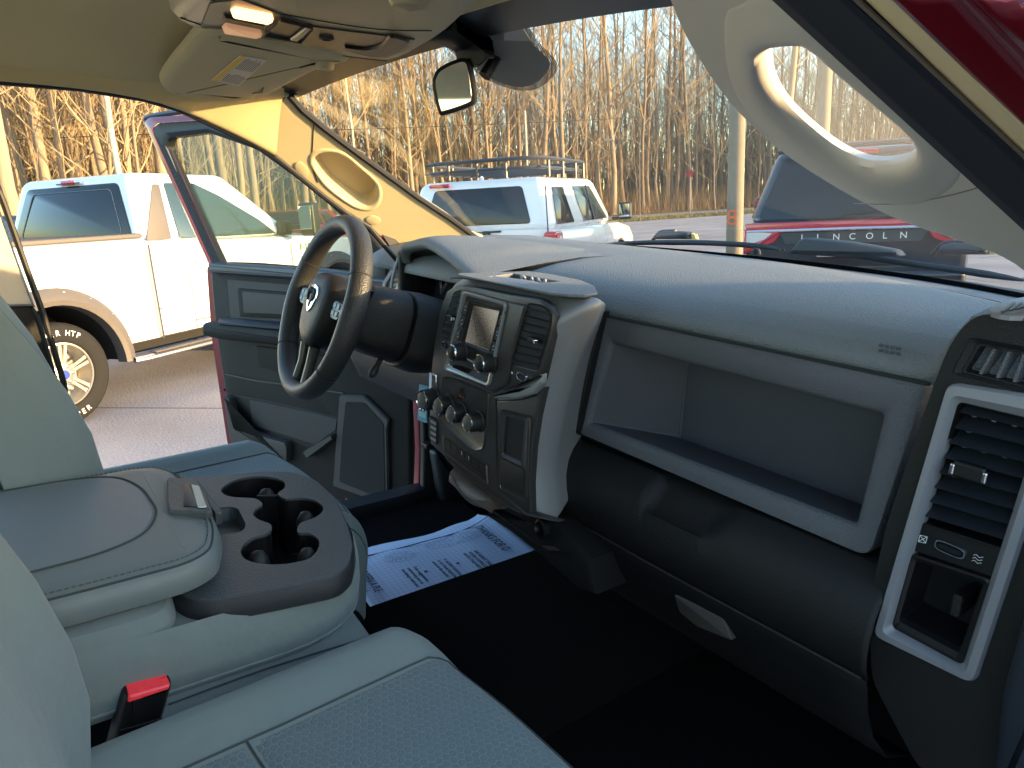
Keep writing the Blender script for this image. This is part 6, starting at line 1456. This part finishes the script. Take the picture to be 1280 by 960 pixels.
# keep the number on the pole face towards the camera
t8 = p1_.children[-1]; t8.rotation_euler = (0, 0, 0)
for v_ in t8.data.vertices: pass
p2_, o2, d2 = pole('utility_pole', 'weathered utility pole seen through the opening of the grab handle', 1021, 0, 19.0, .165, 11.0)
box('crossarm', (0, 0, 9.8), (2.2, .12, .12), M_pole, p2_, bevel=.01)
p3_, o3, d3 = pole('utility_pole', 'pale distant pole above the white pickup cab', 176, 0, 34.0, .14, 8.2)
M_wire = mat('black cable', (.02, .02, .02), .6)
def wire(label, a, b, sag, r=.02, grp=None):
    pts = [a.lerp(b, i/24)+V((0, 0, -sag*4*(i/24)*(1-i/24))) for i in range(25)]
    o = tube('overhead_wire', [p-a for p in pts], r, M_wire, None, sides=5, mw=Matrix.Translation(a)); o['label'] = label; o['category'] = 'cable'
wire('overhead cable sagging across the wood above the white pickup', o3+V((0, 0, 5.0)), o3+RU*60+V((0, 0, 8.0)), .6, .018)
wire('overhead cable running left from the pale pole', o3+V((0, 0, 5.0)), o3-RU*60+V((0, 0, 6.0)), .8, .018)
d = _ray(RW, 862, 300); d.z = 0; d.normalize(); so2 = V((CAM.x, 0, 0))+d*60
SG = empty('road_sign', 'small red road sign standing before the trees', 'sign', mw=Matrix.Translation(so2))
tube('post', [V((0, 0, 0)), V((0, 0, 3.0))], .04, mat('grey post', (.2, .2, .2), .6), SG, sides=8)
lathe('sign_face', [(.30, 0), (.30, .02), (0, .021)], V((0, 0, 3.1)), tuple(-d), mat('red sign face', (.35, .02, .02), .5), SG, n=8)
d = _ray(RW, 663, 300); d.z = 0; d.normalize(); so3 = V((CAM.x, 0, 0))+d*26
tp_ = tube('flag_pole', [V((0, 0, 0)), V((0, 0, 2.2)), V((0, 0, 4.6))], .035, mat('tan metal pole', (.42, .36, .26), .5), None, sides=8, mw=Matrix.Translation(so3)); tp_['label'] = 'thin tan pole rising behind the roof rack of the white wagon'; tp_['category'] = 'pole'
d = _ray(RW, 800, 300); d.z = 0; d.normalize(); so4 = V((CAM.x, 0, 0))+d*52
LP = empty('street_lamp', 'distant street lamp with a small flat head in front of the wood', 'street lamp', mw=Matrix.Translation(so4))
tube('post', [V((0, 0, 0)), V((0, 0, 5.0)), V((-.3, -.2, 5.35)), V((-1.4, -1.1, 5.45))], .04, mat('grey brown post', (.16, .12, .08), .6), LP, sides=8)
box('lamp_head', (-1.6, -1.25, 5.43), (.7, .35, .13), mat('tan metal pole', (.42, .36, .26), .5), LP, rot=Matrix.Rotation(.65, 3, 'Z'), bevel=.04)

# ================================================================ THE WOOD
def bark(name, c, v):
    m = mat(name, c, .95, spec=.1); n = N(m); p = m.node_tree.nodes['Principled BSDF']
    tc = n.new('ShaderNodeTexCoord'); oi = n.new('ShaderNodeObjectInfo')
    mp = n.new('ShaderNodeMapping'); mp.inputs['Scale'].default_value = (6, 6, 1.2); n.lk(tc.outputs['Object'], mp.inputs[0])
    t = n.new('ShaderNodeTexNoise'); t.inputs['Scale'].default_value = 2.5; t.inputs['Detail'].default_value = 6; n.lk(mp.outputs[0], t.inputs['Vector'])
    mx = n.new('ShaderNodeMix', data_type='RGBA'); mx.inputs[6].default_value = (*[x*(1-v) for x in c], 1); mx.inputs[7].default_value = (*[x*(1+v) for x in c], 1)
    f = n.math('ADD', n.math('MULTIPLY', t.outputs['Fac'], .6), n.math('MULTIPLY', oi.outputs['Random'], .4)); n.lk(f, mx.inputs[0]); n.lk(mx.outputs[2], p.inputs['Base Color'])
    b = n.new('ShaderNodeBump'); b.inputs['Strength'].default_value = .7; b.inputs['Distance'].default_value = .03; n.lk(t.outputs['Fac'], b.inputs['Height']); n.lk(b.outputs[0], p.inputs['Normal'])
    return m
M_bark = bark('grey brown bark', (.26, .20, .135), .5)
M_twig = mat('brown twigs', (.34, .265, .165), .95, spec=.1, var=(.5, .3))
M_birch = bark('pale birch bark', (.55, .48, .36), .25)
def make_tree(seed, h, r, nb, low, spread=1.0, fork=None, bm_=None, tw_=None):
    rg_ = random.Random(seed); pts = []; x = y = 0
    for i in range(9):
        t = i/8; x += rg_.uniform(-.16, .16)*h/22; y += rg_.uniform(-.16, .16)*h/22; pts.append(V((x if i else 0, y if i else 0, h*t)))
    rad = [r*(1.25 if i == 0 else 1)*(1-.86*(i/8)**1.15)+.008 for i in range(9)]
    tv, tf = tube_data(pts, rad, 8, caps=False)
    bv, bf = [], []
    def at(t): t = max(0, min(.999, t))*8; i = int(t); return pts[i].lerp(pts[i+1], t-i), rad[i]*(1-(t-i))+rad[i+1]*(t-i)
    def branch(p, d, L, rr, lev):
        q = [p]; dd = d.copy(); n_ = 4 if lev < 2 else 3
        for k in range(n_):
            dd = (dd+V((rg_.uniform(-.25, .25), rg_.uniform(-.25, .25), rg_.uniform(-.05, .22)))).normalized(); q.append(q[-1]+dd*L/n_)
        tube_data(q, [rr*(1-.85*k/n_)+.0035 for k in range(n_+1)], 4 if lev == 0 else 3, bv, bf, caps=False)
        if lev < 2:
            for k in range(rg_.choice((3, 4)) if lev == 0 else 3):
                s = rg_.uniform(.25, .95)*n_; i = min(int(s), n_-1); pp_ = q[i].lerp(q[i+1], s-i)
                nd = (dd+V((rg_.uniform(-.9, .9), rg_.uniform(-.9, .9), rg_.uniform(-.1, .7)))).normalized(); branch(pp_, nd, L*rg_.uniform(.35, .6), rr*.5, lev+1)
    for k in range(nb):
        t = low+(1-low)*(k+rg_.random())/nb; p, rr = at(t); az = rg_.uniform(0, 2*math.pi); up_ = rg_.uniform(.35, 1.3)
        d = V((math.cos(az), math.sin(az), up_)).normalized(); branch(p, d, (h*.22*(1.15-t)+.8)*rg_.uniform(.6, 1.2)*spread, min(rr*.45, .05)*rg_.uniform(.6, 1), 0)
    return tv, tf, bv, bf
def proto(seed, h, r, nb, low, spread=1.0, bm_=None):
    tv, tf, bv, bf = make_tree(seed, h, r, nb, low, spread)
    a = bpy.data.meshes.new('trunk'); a.from_pydata([tuple(v) for v in tv], [], tf); a.materials.append(bm_ or M_bark); a.polygons.foreach_set('use_smooth', [True]*len(a.polygons))
    b = bpy.data.meshes.new('crown'); b.from_pydata([tuple(v) for v in bv], [], bf); b.materials.append(M_twig)
    return a, b
PROT = [proto(100+i, 20+2.0*(i % 4), .13+.025*(i % 5), 32, .16+.05*(i % 3)) for i in range(9)]
PROT_S = [proto(200+i, 11+1.5*i, .065, 20, .12, 1.15) for i in range(4)]           # young trees
BIG = [proto(300+i, 23+i, .26+.03*i, 22, .30, 1.3) for i in range(3)]
def put_tree(pr, p, s, rz, label, group, lean=(0, 0), name='bare_tree'):
    T = empty(name, label, 'tree', group, mw=Matrix.Translation(p) @ Matrix.Rotation(lean[0], 4, 'X') @ Matrix.Rotation(lean[1], 4, 'Y') @ Matrix.Rotation(rz, 4, 'Z') @ Matrix.Scale(s, 4))
    for nm, me in (('trunk', pr[0]), ('crown', pr[1])):
        o = bpy.data.objects.new(nm, me); COL.objects.link(o); o.parent = T
    return T
def ground_dir(px, dist):
    d = _ray(RW, px, 300); d.z = 0; d.normalize(); return V((CAM.x, 0, 0))+d*dist
rt = random.Random(11); cnt = 0
GT = 'bare trees of the wood beyond the road'
def dist_line(px):                                   # distance of the edge of the wood along a pixel column
    d = _ray(RW, px, 300); d.z = 0; d.normalize(); return (59.5-RN.dot(V((CAM.x, 0, 0))))/max(.2, d.dot(RN))
def tree_label(px, what='tall bare leafless tree', grp='bare trees'):
    where = ('above the white pickup cab' if px < 185 else 'above and behind the open driver door' if px < 420 else 'above the white wagon roof rack' if px < 740 else 'between the white wagon and the utility pole' if px < 930 else 'behind the black wagon and the grab handle')
    return what+' in the wood '+where, grp+' '+where
for k in range(215):
    px = -120+1520*(k+rt.random())/215; dl = dist_line(px)
    dist = min(dl, 88)+abs(rt.gauss(0, 1))*11 if px > 330 else rt.uniform(30, 62)
    if px < 330: dist = max(dist, 33)
    pr = PROT[rt.randrange(9)]; s = rt.uniform(.85, 1.2)*(1.0 if dist < 60 else 1.1)
    put_tree(pr, ground_dir(px, dist), s, rt.uniform(0, 6.28), *tree_label(px), (rt.gauss(0, .04), rt.gauss(0, .04)))
for k in range(52):
    px = -100+1500*(k+rt.random())/52; dist = min(dist_line(px), 80)+rt.uniform(-1, 9) if px > 330 else rt.uniform(28, 50)
    put_tree(PROT_S[rt.randrange(4)], ground_dir(px, dist), rt.uniform(.8, 1.15), rt.uniform(0, 6.28), *tree_label(px, 'slender young bare tree', 'young trees'), (rt.gauss(0, .05), rt.gauss(0, .05)), 'young_tree')
# individual trees that stand out
put_tree(BIG[0], ground_dir(30, 29), 1.0, 1.0, 'thick sunlit trunk at the far left above the white pickup', None, (.0, -.02))
put_tree(BIG[1], ground_dir(8, 27), .9, 2.2, 'leaning thick trunk at the left edge of the photo', None, (.05, .02))
put_tree(BIG[2], ground_dir(388, 46), .72, 3.0, 'low forked bare tree directly above the open driver door', None, (0, 0))
put_tree(BIG[0], ground_dir(706, 58), .85, 4.0, 'spreading bare tree behind the white wagon', None, (0, 0))
put_tree(BIG[1], ground_dir(975, 44), .8, 5.0, 'large bare tree seen inside the grab handle opening', None, (0, 0))
BP = proto(400, 19, .12, 20, .35, .9, M_birch)
put_tree(BP, ground_dir(166, 31), 1.0, 0, 'pale barked leaning tree left of the open door frame', None, (.0, -.06))
put_tree(BP, ground_dir(452, 60), 1.1, 2, 'pale barked tree beside the driver pillar', None, (.03, .05))
# undergrowth along the edge and the far mass of stems
def thicket(name, label, n, fn, hmin, hmax, wmin, wmax, m, seed, lean=.35):
    rg_ = random.Random(seed); vs, fs = [], []
    for k in range(n):
        p = fn(rg_); h = rg_.uniform(hmin, hmax); az = rg_.uniform(0, 6.28); ln = rg_.gauss(0, lean)*h; wd = rg_.uniform(wmin, wmax)
        side = V((math.cos(az+1.57), math.sin(az+1.57), 0))*wd; tip = p+V((math.cos(az)*ln, math.sin(az)*ln, h)); mid = p.lerp(tip, .5)+V((rg_.gauss(0, .08)*h, rg_.gauss(0, .08)*h, 0))
        b = len(vs); vs += [p-side, p+side, mid-side*.7, mid+side*.7, tip]; fs += [(b, b+1, b+3, b+2), (b+2, b+3, b+4)]
    o = mk(name, vs, fs, m, None, smooth=False, kind='stuff'); o['label'] = label
    return o
def edge_pt(a, b):
    def f(rg_):
        px = rg_.uniform(-140, 1420); dl = min(dist_line(px), 90) if px > 330 else 33
        p = ground_dir(px, dl+rg_.uniform(a, b)); return p
    return f
M_brush = mat('dry brushwood', (.27, .18, .09), .95, spec=.05, var=(.35, .4))
thicket('undergrowth', 'dry brown brushwood along the foot of the wood', 30000, edge_pt(-1.0, 16), .6, 3.2, .008, .022, M_brush, 5)
thicket('far_stems', 'mass of distant stems deep in the wood', 9000, edge_pt(14, 75), 9, 21, .03, .13, mat('far stems', (.19, .14, .09), .95, spec=.05, var=(.1, .35)), 6, .03)
thicket('fine_twigs', 'haze of fine upper twigs in the wood', 60000, lambda rg_: edge_pt(2, 30)(rg_)+V((0, 0, rg_.uniform(3, 17))), 1.5, 3.5, .006, .014, M_twig, 7, .5)
thicket('dry_grass', 'dry grass on the verge between lot and road', 16000, lambda rg_: RN*rg_.uniform(41, 49)+RU*rg_.uniform(-10, 110)+V((0, 0, 0)), .05, .22, .01, .03, mat('dry grass blades', (.20, .17, .06), .95, spec=.05), 8, .5)
sd_ = [o for o in bpy.data.objects if False]
